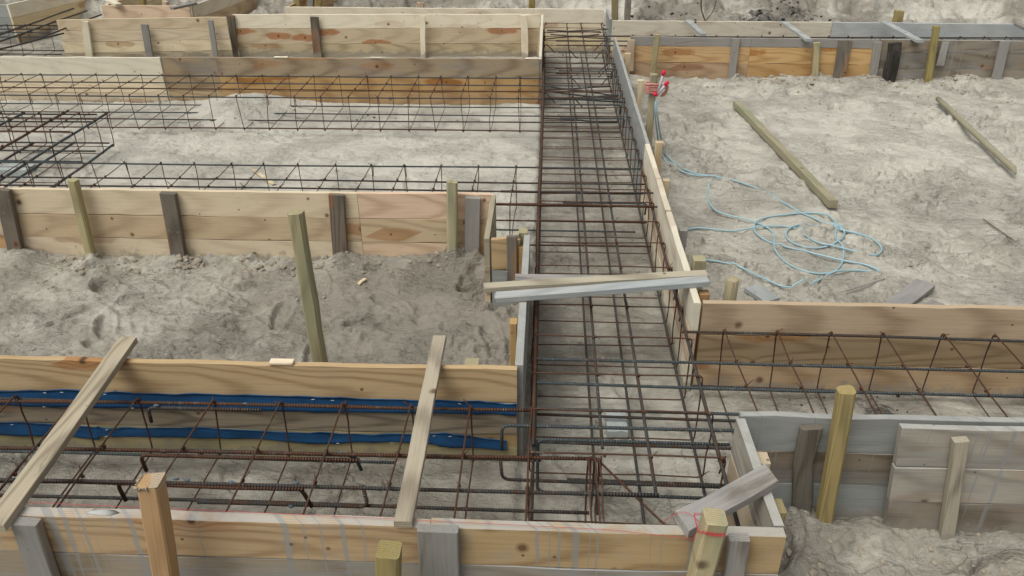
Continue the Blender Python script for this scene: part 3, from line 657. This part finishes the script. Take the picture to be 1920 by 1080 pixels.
stub('stout green-topped stake behind the pale corridor panel, just past the crossing planks', 1311, 484, .47, .052, .06, 'treated')
stub('orange stake behind the near end of the pale corridor panel', 1320, 548, .43, .045, mat='ochre')
stub('thin stake behind the blue-grey corridor panel near the far right corner', 1177, 100, .46, .05, mat='tan')
stub('pale stake behind the middle of the blue-grey corridor panel', 1201, 150, .44, .045, mat='pale')
stub('green-topped stub behind the right end of the blue-strip panel', 885, 678, .30, .055, .05, 'treated')
stub('dark-stained treated stake beside the corner box, nearest the corridor', 981, 432, .47, .045, .06, 'treated')
stub('thin orange stake between the corner box and the corridor form', 978, 463, .42, .028, .03, 'ochre')
stub('pale slat standing at the right edge of the corner box', 969, 437, .48, .02, .04, 'plank')
stub('thin pale stake left of the corner box', 914, 436, .45, .02, .045, 'plank')
stub('orange stake behind the near half of the corridor left panel', 962, 602, .42, .03, .05, 'ochre')
# round log stub
a = G(1374, 522, .34); g = hz(a[0], a[1]); mb = MB()
mb.tube([(a[0]-.004, a[1], g-.3), (a[0]-.002, a[1], .15), (a[0], a[1], .335), (a[0], a[1], .34)], [.031, .031, .031, .026], 20, rib=0.0)
for i, w_ in enumerate(mb.w): mb.w[i] = (mb.v[i][2], mb.v[i][0]-a[0]+.01, mb.v[i][1]-a[1])
tag(mb.build('timber_stake', W['treated'], None, True), 'short round log stub behind the near end of the hose pad', 'stake', 'timber posts and stakes')

# ------------------------------------------------------------------ planks
def plank(label, p0, p1, w=.07, t=.024, mat='plank', jit=.001, ends=.0, name='plank', rough=.001, mats2=None):
    """p0, p1: middle of the top face at both ends (world)"""
    p0 = np.array(p0, float); p1 = np.array(p1, float); a = _n(p1 - p0); side = _n(np.cross((0, 0, 1), a))
    up = np.cross(a, side); q0 = p0 - up * t/2; q1 = p1 - up * t/2
    o = MB().beam(q0, q1, side, w, t, .002, jit, end0=ends, end1=ends, rough_ends=rough).build(name, W[mat])
    return tag(o, label, 'plank', 'loose planks and timbers')
plank('pale plank laid across the near trench at the far left, over the blue strips', G(-14, 985, .487), G(240, 632, .490), .066, .026)
plank('worn pale plank laid across the near trench in the middle, over the blue strips', G(755, 978, .487), G(824, 629, .490), .052, .024)
plank('tan plank across the corridor, middle one of the three lying together', G(907, 535, .487), G(1325, 510, .490), .05, .024, 'plank')
pk = plank('blue-grey plank across the corridor with a broken raw end, nearest of the three together', G(930, 553, .487), G(1328, 522, .491), .055, .026, 'blue', rough=.006)
plank('short grey plank end mostly hidden behind the two planks crossing the corridor', G(966, 518, .487), G(1150, 521, .487), .05, .022, 'silver')
plank('rough silver-grey plank resting on the corner at bottom right beside the twine post', G(1278, 975, .492), G(1450, 886, .492), .075, .030, 'silver', .003, .02, rough=.004)
plank('leftmost blue-grey slat bridging the far right trench', G(1290, 37, .487), G(1319, 63, .487), .06, .025, 'blue')
plank('blue-grey slat bridging the far right trench above the orange boards', G(1470, 40, .487), G(1517, 73, .487), .06, .025, 'blue')
plank('pale slat bridging the far right trench just left of the yellow post', G(1658, 40, .487), G(1726, 75, .487), .07, .025, 'blue')
plank('slat on the rear panel at the top right edge of the photo', G(1908, 43, .487), G(1990, 80, .487), .07, .025, 'grey')
plank('grey slat lying on the small form box at the top left', G(322, 14, .49), G(366, 4, .49), .06, .025, 'grey')
plank('white offcut lying on the corner of the small form box at the top left', G(203, -2, .50), G(222, 7, .49), .07, .03, 'white')
def lying(label, pa, pb, w, t, mat, z=.12, lift=0.0, **k):
    a = G(*pa, z); b = G(*pb, z); a[2] = hz(a[0], a[1]) + t * .8 + lift; b[2] = hz(b[0], b[1]) + t * .8 + lift
    hi = max(hz(*(a + (b - a) * k / 16)[:2]) for k in range(17)); a[2] = b[2] = hi + t * .86 + lift
    return plank(label, a, b, w, t, mat, **k)
lying('long square green-treated timber lying on the pale sand right of the hose', (1380, 195), (1562, 384), .055, .05, 'greygreen', .12, name='timber_beam')
a = G(1757, 190, .12); b = G(1897, 322, .12); L_ = np.linalg.norm(b - a); d_ = (b - a) / L_
mb = MB(); zt = max(hz(*(a + (b - a) * k / 16)[:2]) for k in range(17)) + .014
pts = [a + d_ * L_ * k / 12 for k in range(13)]
for p in pts: p[2] = zt + random.gauss(0, .002)
pts.append(b + d_ * .06); pts[-1][2] = zt - .012
mb.tube(pts, [.019] + [.022] * 12 + [.008], 14, rib=0)
for i in range(len(mb.w)): mb.w[i] = (mb.w[i][0], 0.02 * math.cos(mb.w[i][1]), .02 * math.sin(mb.w[i][1]))
tag(mb.build('round_pole', W['greygreen'], None, True), 'round pointed pole lying on the sand at the right edge of the photo', 'pole')
lying('weathered grey plank lying on the sand, half hidden by the brown right panel', (1665, 578), (1738, 524), .10, .03, 'silver', .12)
lying('broken grey board end poking up behind the brown right panel', (1735, 572), (1762, 556), .07, .02, 'grey', .12)
lying('flat blue-grey board offcut on the sand beside the round log stub', (1410, 531), (1450, 558), .095, .025, 'blue', .12)
lying('small orange wood scrap beside the blue-grey board offcut', (1405, 560), (1432, 561), .04, .02, 'ochre', .12)
lying('thin yellow lath lying on the pale sand behind the fresh left panel', (475, 319), (514, 347), .03, .012, 'pale', .05)
lying('small wood chip on the damp sand left of the corner box', (673, 542), (686, 532), .02, .01, 'pale', .04)
lying('dark dead stick lying on the sand near the right edge of the photo', (1845, 405), (1905, 447), .008, .008, 'greydk', .1)
lying('thin straw-like stick on the sand beside the weathered grey plank', (1585, 550), (1658, 527), .007, .007, 'grey', .1)
c = G(505, 680, .47); plank('small pale offcut lying on top of the blue-strip panel', (c[0], 2.40, .472), (c[0]+.085, 2.402, .472), .03, .012, 'pale')
for px, wd, lb in ((515, .12, 'left'), (695, .10, 'middle'), (985, .14, 'right')):
    c = V(px, 108, 7.08); plank('white wood shaving on the far left panel top, %s one of three' % lb, (c[0], 7.075, .468), (c[0]+wd, 7.078, .468), .03, .008, 'white', jit=.002, name='wood_shaving')

# spacer blocks
def block(label, px, py, sx, sy, sz, z0, rot=0.0, mat=M_CONC):
    c = G(px, py, z0 + sz); dx = (math.cos(rot), math.sin(rot), 0)
    p = np.array([c[0], c[1], z0 + sz/2]); D = np.array(dx)
    o = MB().beam(p - D * sx/2, p + D * sx/2, (-dx[1], dx[0], 0), sy, sz, .006, .002, 4).build('concrete_block', mat)
    return tag(o, label, 'block')
block('pale blue-grey concrete spacer block on the corridor sand under the bars', 1156, 788, .085, .13, .05, .0)
block('grey concrete block under the crossing cages at the left edge', 30, 312, .22, .12, .07, .02)

# ------------------------------------------------------------------ reinforcement cages
def bar(o, p0, p1, r=.006, mat=None, name='longitudinal_bar', wob=.003, pts=None, ends=None):
    if pts is None:
        p0 = np.array(p0, float); p1 = np.array(p1, float); n = max(4, int(np.linalg.norm(p1 - p0) / .22))
        ph = [random.uniform(0, 6) for _ in range(4)]
        pts = []
        for k in range(n + 1):
            q = k / n; e = np.array([math.sin(q*7+ph[0])*wob, math.sin(q*6+ph[1])*wob, math.sin(q*9+ph[2])*wob*.7])
            pts.append(p0 * (1 - q) + p1 * q + e)
    m = mat or random.choice([M_BAR, M_BAR, M_BARB, M_RUST])
    return MB().tube(pts, r, 8).build(name, m, o, True)
def bent(o, pts, r=.006, rad=.03, mat=None, name='bent_bar'):
    P = [np.array(p, float) for p in pts]; out = [P[0]]
    for i in range(1, len(P) - 1):
        a, b, c = P[i-1], P[i], P[i+1]; u = _n(a - b); v = _n(c - b); e = min(rad, np.linalg.norm(a-b)*.45, np.linalg.norm(c-b)*.45)
        for k in range(6):
            q = k / 5; out.append((b + u*e) * (1-q)**2 + b * 2*q*(1-q) + (b + v*e) * q*q)
    out.append(P[-1])
    return MB().tube(out, r, 8).build(name, mat or M_BARB, o, True)
def stirrup(o, axis, pos, a0, a1, z0, z1, r=.0035, ties=(), hook=True, mat=None):
    """closed link; axis 'y' lies across x at depth pos, axis 'x' lies across y"""
    sk = random.gauss(0, .012); tw = random.gauss(0, .008)
    def P(a, z):
        s = pos + sk * (z - z0) / (z1 - z0) + tw * ((a - a0) / (a1 - a0) - .5)
        return np.array([a, s, z]) if axis == 'y' else np.array([s, a, z])
    e = .018; c = []
    for (ca, cz, s0) in ((a1, z1, 0), (a0, z1, 1), (a0, z0, 2), (a1, z0, 3)):
        sa, sz = (1 if ca == a1 else -1), (1 if cz == z1 else -1)
        A0 = s0 * 90
        for k in range(4):
            an = math.radians(A0 + k * 30); c.append(P(ca - sa*e + e*math.cos(an), cz - sz*e + e*math.sin(an)))
    pts = []
    for i in range(len(c)):
        a, b = c[i], c[(i+1) % len(c)]; pts.append(a)
        if np.linalg.norm(b - a) > .1:
            for k in (1, 2): pts.append(a + (b - a) * k / 3 + np.array([random.gauss(0, .002) for _ in range(3)]))
    r = r * .86
    mb = MB().tube(pts, r, 6, True, rib=.3)
    if hook:                                         # hooked tails at one corner
        ca = random.choice((a0, a1)); s = 1 if ca == a0 else -1
        p = P(ca, z1); q = P(ca + s*.012, z1 - .075); off = np.array([0, .008, 0]) if axis == 'y' else np.array([.008, 0, 0])
        mb.tube([p + off, p * .5 + q * .5 + off, q + off], r, 6, rib=.3)
    for (a, z) in ties:                              # twisted wire at the crossings
        p = P(a, z); mb.lump(p, .0085, (1, 1, 1.1), .2)
        if random.random() < .85:
            d = np.array([random.uniform(-1, 1), random.uniform(-1, 1), random.uniform(-.2, 1)]) * .028
            mb.tube([p, p + d], .0016, 4, rib=0)
    return mb.build('stirrup', mat or M_RUST, o, True)
def cage(label, axis, s0, s1, across, z0, z1, spos, r=.006, rs=.0035, hooks=True):
    """straight cage along an axis: bars at the ACROSS offsets, top and bottom, links at spos"""
    c = ((across[0]+across[-1])/2); m_ = (s0+s1)/2
    o = empty('rebar_cage', (c, m_, 0) if axis == 'y' else (m_, c, 0), label, 'rebar cage', 'reinforcement cages')
    for z, dz in ((z1, -1), (z0, 1)):
        for a in across:
            j0, j1 = random.uniform(-.05, .05), random.uniform(-.05, .05)
            p0, p1 = (s0+j0, s1+j1)
            zz = z + dz * (r + rs)
            bar(o, (a, p0, zz) if axis == 'y' else (p0, a, zz), (a, p1, zz) if axis == 'y' else (p1, a, zz), r)
    inn = r + rs
    for s in spos:
        stirrup(o, 'y' if axis == 'y' else 'x', s, across[0]-inn, across[-1]+inn, z0, z1, rs, [(across[0], z1), (across[-1], z1)] + [(a, z1) for a in across[1:-1]] + [(across[0], z0)], random.random() < .5)
    return o
# corridor cage
cg = empty('rebar_cage', (.29, 5.4, 0), 'long rusty rebar cage filling the corridor in the middle of the photo', 'rebar cage', 'reinforcement cages')
rng = random.Random(4)
bar(cg, (-.030, 2.10, .36), (-.035, 7.1, .36), .0075, M_RUST); bar(cg, (-.022, 2.05, .34), (-.05, 8.9, .34), .006, M_BAR)
for x in (.21, .365): bar(cg, (x, 2.10 if x < .3 else 1.88, .352), (x - .005, 9.15, .352), .0062, M_BAR)
bar(cg, (.595, 1.66, .352), (.585, 9.15, .352), .0068, M_BAR)
bar(cg, (-.03, 1.75, .065), (-.03, 9.1, .065), .006, M_BAR)
for x, y0 in ((.205, 2.08), (.365, 1.70), (.60, 1.80)): bar(cg, (x, y0, .065), (x, 9.1, .065), .006, M_BAR)
spos = [2.06, 2.30, 2.52, 2.76, 3.0, 3.18, 3.40, 3.64, 3.88, 4.14, 4.36, 4.58, 4.80, 5.02, 5.24, 5.48, 5.72, 5.95, 6.18, 6.41, 6.62, 6.85, 7.1, 7.3, 7.53, 7.77, 8.0, 8.2, 8.42, 8.62, 8.85, 9.1]
for y in spos:
    stirrup(cg, 'y', y + rng.uniform(-.015, .015), -.042, .608, .052, .368, .0036, [(-.03, .365), (.595, .365), (.21, .365), (.365, .365), (.6, .06)], rng.random() < .4)
# bent bars of the cross beam passing through it
bent(cg, [(-.14, 2.205, .24), (-.14, 2.205, .352), (.66, 2.205, .352), (1.5, 2.20, .35)], .0062)
bent(cg, [(.64, 2.13, .352), (-.012, 2.135, .352), (-.012, 2.135, .11), (.64, 2.13, .105)], .0062)
bent(cg, [(-.145, 2.19, .20), (-.14, 2.20, .105), (.2, 2.20, .10), (.66, 2.195, .10)], .0062, .03, M_BAR)
for y, z, x0, x1 in ((4.10, .372, -.30, .60), (4.145, .352, -.28, .585), (4.35, .345, -.26, .57)): bar(cg, (x0, y, z), (x1, y - .01, z), .0075, M_RUST, 'cross_bar')
for k in range(13):                                    # loose cross bars crowding the far half
    y = rng.uniform(5.6, 9.0); bar(cg, (rng.uniform(-.06, .03), y, rng.uniform(.28, .36)), (rng.uniform(.5, .66), y + rng.uniform(-.05, .05), rng.uniform(.28, .36)), .0058, M_BAR, 'cross_bar')
for y, z in ((5.9, .3), (6.25, .3), (4.3, .3), (7.3, .3), (8.0, .3)):
    bent(cg, [(.58, y, z-.07), (.585, y, z), (.10, y, z)], .006, .02, M_BARB)
for k in range(10):                                    # short tails inside the far part
    y = rng.uniform(6.4, 8.6); x = rng.choice((-.02, .20, .56)); d = 1 if x < .4 else -1
    bent(cg, [(x, y, .30), (x + d*.05, y - .02, .26), (x + d*.09, y - .05, .22)], .005, .01, M_BAR)

# near left cage
nc = empty('rebar_cage', (-1, 2, 0), 'near rebar cage in the bottom left trench, below the blue strips', 'rebar cage', 'reinforcement cages')
TB = [(2.285, .36, .20), (2.03, .36, .175), (1.885, .36, .375), (1.69, .36, .18)]
for y, z, xe in TB: bar(nc, (-2.9, y - .02, z - .01), (xe - (.24 if y > 2.2 else 0), y + (.015 if y > 2.0 else 0), z - .01), .0065, M_RUST if y in (2.03, 2.285) else M_BAR)
for y, xe in ((2.285, .0), (2.03, .17), (1.86, .2), (1.69, .2)): bar(nc, (-2.9, y, .125), (xe, y, .125), .0065, M_BAR)
bar(nc, (-2.9, 2.30, .345), (-.62, 2.30, .345), .006, M_BAR); bar(nc, (-2.9, 2.262, .12), (-.55, 2.262, .12), .006, M_BARB); bar(nc, (-1.75, 1.875, .345), (-.75, 1.872, .345), .006, M_RUST)
for x in (-2.40, -2.17, -1.94, -1.705, -1.48, -1.225, -.955, -.71, -.475, -.255, -.035):
    stirrup(nc, 'x', x, 1.68, 2.297, .115, .372, .0038, [(2.285, .365), (2.03, .365), (1.885, .365), (2.285, .12)], rng.random() < .6)
for x in (.155, .175, .19): stirrup(nc, 'x', x, 1.69, 2.04, .115, .365, .0038, [(2.03, .36)], True)
MB().tube([(.18, 2.04, .36), (.35, 1.86, .30), (.52, 1.72, .22)], .0038, 6, rib=.3).build('diagonal_rod', M_RUST, nc, True)
def hook(px, py, z, dx, drop, end=0.0):
    c = G(px, py, z); bent(nc, [(c[0] - end, c[1] + .01, z - drop), c, (c[0] + dx * .4, c[1], z), (c[0] + dx, c[1], z)], .0068, .028, random.choice([M_BAR, M_RUST, M_BARB]), 'hooked_bar')
hook(277, 764, .343, .42, .075, .008); hook(262, 853, .338, .75, .08); hook(219, 906, .338, .5, .085, -.004)
hook(562, 913, .338, -.65, .095, -.025); hook(664, 853, .335, -.6, .075, -.015); hook(690, 950, .13, -.6, -.085, .012)
M_PAINT = plain('blue_marking_paint', (.10, .145, .185), .7, .3)       # dabs of marking paint where bars are lapped
for px, py, z in ((180, 848, .34), (293, 760, .36), (308, 848, .34), (378, 849, .34), (510, 848, .34), (530, 851, .34), (460, 757, .36), (330, 898, .36), (352, 900, .36), (435, 904, .36), (555, 906, .36), (640, 849, .34), (545, 950, .15)):
    MB().lump(G(px, py, z - .004), .0075, (1.7, .8, .8), 0).build('paint_dab', M_PAINT, nc, True)

# right mid cage
rc = empty('rebar_cage', (1.6, 2.5, 0), 'rebar cage in the right trench in front of the brown amber-grained panel', 'rebar cage', 'reinforcement cages')
for y, xl in ((2.835, .57), (2.615, -.04), (2.455, -.03), (2.30, -.02)): bar(rc, (xl, y, .355), (3.2, y - .02, .345), .0062, M_BARB if y < 2.7 else M_BAR)
for y, xl in ((2.835, .64), (2.62, -.03), (2.45, -.02), (2.235, .1)): bar(rc, (xl, y, .075), (3.2, y - .03, .07), .0065, M_BAR)
for x in (.77, .98, 1.18, 1.40, 1.625, 1.84, 2.06, 2.28): stirrup(rc, 'x', x, 2.222, 2.848, .062, .368, .0036, [(2.835, .362), (2.615, .362), (2.455, .362), (2.835, .07)], rng.random() < .5)

# cage behind the fresh left panel
cage('rebar cage lying just behind the fresh left panel, on the pale sand', 'x', -4.4, .58, (4.12, 4.325, 4.455, 4.70), .10, .365,
     [-4.2, -3.98, -3.76, -3.54, -3.32, -3.1, -2.88, -2.66, -2.44, -2.21, -1.99, -1.77, -1.55, -1.32, -1.10, -.88, -.66, -.44, -.19], .0052, .0032)
# long rear cage
cage('long rebar cage in front of the stained grey and orange far left panel', 'x', -7.0, .56, (6.20, 6.42, 6.60, 6.83), .09, .365,
     [-6.2, -5.97, -5.75, -5.5, -5.28, -5.05, -4.83, -4.61, -4.4, -4.17, -3.95, -3.75, -3.55, -3.33, -3.11, -2.9, -2.69, -2.45, -2.25, -2.02, -1.79, -1.56, -1.34, -1.11, -.89, -.67, -.45, -.22], .0054, .0032)
# crossing cage at the left
cage('rebar cage running away from the camera at the left edge, crossing the other cages', 'y', 4.2, 5.80, (-3.97, -3.66, -3.33), .09, .355, [4.42, 4.72, 5.02, 5.3, 5.6, 5.76], .0085, .0036)
cage('left-edge rebar cage parallel to the rear panel, ending in the crossing cage', 'x', -6.5, -3.36, (5.38, 5.60, 5.78), .10, .345, [-5.6, -5.3, -5.0, -4.7, -4.42, -4.14, -3.86, -3.56], .0062, .0036)
# top left cage with long bars lying over it
tc = cage('rebar cage in the top left trench in front of the pale side panels', 'x', -8.0, -5.35, (8.37, 8.58, 8.75, 8.94), .07, .36, [-7.3, -7.05, -6.8, -6.55, -6.3, -6.05, -5.8, -5.55], .0062, .0036)
for (a, b) in (((-10, 69), (138, 16)), ((-10, 81), (163, 20)), ((60, 77), (190, 27)), ((-10, 95), (120, 62))):
    bar(tc, G(*a, .372), G(*b, .372), .0085, M_BAR, 'lapped_bar')
# far right cage
cage('rebar cage in the far right trench, only its top bars showing above the grey board', 'x', .1, 7.6, (8.10, 8.30, 8.52), .06, .36, [.85 + .222 * k for k in range(27)], .0066, .004)

# ------------------------------------------------------------------ hose, tape and twine
def drape(pts, z=.10, lift=.009):
    P = smooth_path([G(px, py, z) for px, py in pts], 6)
    X_ = np.array([p[0] for p in P]); Y_ = np.array([p[1] for p in P])
    # follow the sand smoothly
    Z = np.maximum(hgt(X_, Y_) - .010, 1.0 * np.convolve(np.pad(hgt(X_, Y_), 15, mode='edge'), np.ones(31)/31, 'valid')) + lift
    return [np.array([x, y, z_]) for x, y, z_ in zip(X_, Y_, Z)]
a = V(1222, 175, 5.56)
ho = empty('hose', (1.6, 4.6, .1), 'tangled pale blue hose lying in loops on the sand of the right pad', 'hose')
def up(px, py, y): return V(px, py, y)
S0 = [up(1229, 190, 5.55), up(1228, 215, 5.55)]
hA = S0 + drape([(1237, 285), (1258, 310), (1298, 327), (1345, 330), (1331, 343), (1327, 363), (1345, 390), (1405, 406), (1440, 420), (1452, 438), (1453, 462), (1470, 486), (1500, 503), (1540, 511), (1568, 505), (1581, 485), (1580, 462), (1567, 445), (1569, 428), (1580, 429), (1582, 442), (1560, 458), (1525, 464), (1490, 456), (1475, 443), (1478, 430), (1500, 421), (1540, 424), (1590, 434), (1630, 446), (1652, 465), (1646, 479), (1630, 481)])
S1 = [up(1233, 188, 5.55), up(1232, 215, 5.55)]
hB = S1 + drape([(1242, 282), (1266, 308), (1304, 324), (1342, 329), (1400, 343), (1450, 366), (1492, 392), (1535, 411), (1572, 427), (1610, 437), (1600, 438)][:-1])
hC = drape([(1278, 426), (1310, 419), (1350, 422), (1380, 424), (1420, 419), (1465, 419), (1492, 427), (1512, 442), (1535, 457), (1565, 464), (1607, 476)])
hD = drape([(1567, 424), (1552, 405), (1515, 398), (1470, 399), (1432, 405), (1416, 415), (1418, 432), (1440, 448), (1480, 461), (1530, 474), (1580, 487), (1622, 496), (1646, 507), (1640, 511), (1600, 508), (1565, 512), (1535, 527), (1505, 538), (1475, 540), (1445, 531), (1415, 517), (1385, 504), (1350, 497), (1322, 495)], lift=.012)
mb = MB()
for h in (hA, hB, hC, hD): mb.tube(h, .0054, 8, rib=0)
mb.build('tube', M_HOSE, ho, True)
for (p, q) in (((1232, 180), (1243, 141)), ((1230, 180), (1247, 160))):
    A, B = V(*p, 5.52), V(*q, 5.50); MB().tube([A, (A+B)/2, B], .0095, 10, rib=0).build('clear_end', M_CLEAR, ho, True)
    MB().tube([B, B + _n(B-A)*.008, B + _n(B-A)*.03, B + _n(B-A)*.034], [.011, .0135, .0135, .008], 12, rib=0).build('end_cap', M_CAP, ho, True)
A = V(1229, 177, 5.51); MB().lump(A, .019, (1, .8, 1)).build('end_cap', M_CAP, ho, True)
tp = MB(); c = V(1222, 162, 5.6)
for k in range(5):
    z = c[2] - .035 + k * .014
    tp.tube(smooth_path([(c[0] + .036*sx, 5.6 + .036*sy, z + random.uniform(-.004, .004)) for sx, sy in ((-1,-1), (0,-1.05), (1,-1), (1.05,0), (1,1), (0,1.05), (-1,1), (-1.05,0))], 3, True), .009, 6, True, rib=0)
for k in range(4): tp.tube(smooth_path([(c[0]+.035, 5.55, c[2]), (c[0]+.07+.01*k, 5.53, c[2]+.03), (c[0]+.09, 5.52, c[2]-.01*k), (c[0]+.06, 5.54, c[2]-.05)], 4), .006, 5, rib=0)
tag(tp.build('marking_tape', M_PINK, None, True), 'pink tape knotted round the green stake above the hose', 'tape')

tw = MB(); tw.tube([(-2.6, 1.668, .470), (-1.6, 1.664, .468), (-.5, 1.640, .468), (.2, 1.622, .466), (.415, 1.600,   .464)], .00075, 5, rib=0)
pd = V(1334, 1004, 1.52)
loop = [G(1244, 979, .48), G(1262, 966, .49), G(1282, 960, .505), G(1300, 968, .507), G(1312, 986, .49)]
tw.tube(smooth_path(loop + [np.array([.413, 1.58, .47]), np.array([.412, 1.522, pd[2] + .012]), np.array([.445, 1.520, pd[2]]), np.array([.482, 1.521, pd[2] - .002])], 6),   .00085, 5, rib=0)
for k in range(3):
    z = pd[2] + .004 * k - .002
    tw.tube([(.4125, 1.5215, z + .008), (.447, 1.5215, z + .002), (.483, 1.5215, z), (.484, 1.589, z + .002), (.412, 1.589, z + .004)],   .00085, 5, True, rib=0)
tag(tw.build('red_twine', M_RED), 'red builder twine stretched along the bottom panel and wound round a post', 'twine')

# dead twig stuck in the bank
c = G(1328, 33, .25); b = hz(c[0], c[1]); mb = MB()
mb.tube(smooth_path([(c[0], c[1], b - .05), (c[0]-.02, c[1], b+.15), (c[0]-.09, c[1]+.02, b+.32), (c[0]-.11, c[1], b+.5)], 4), .008, 5, rib=0)
mb.tube(smooth_path([(c[0]-.03, c[1], b+.18), (c[0]+.05, c[1], b+.3), (c[0]+.07, c[1], b+.42)], 4), .005, 5, rib=0)
tag(mb.build('twig', M_TWIG), 'thin dead twig standing in the bank behind the far right trench', 'twig')
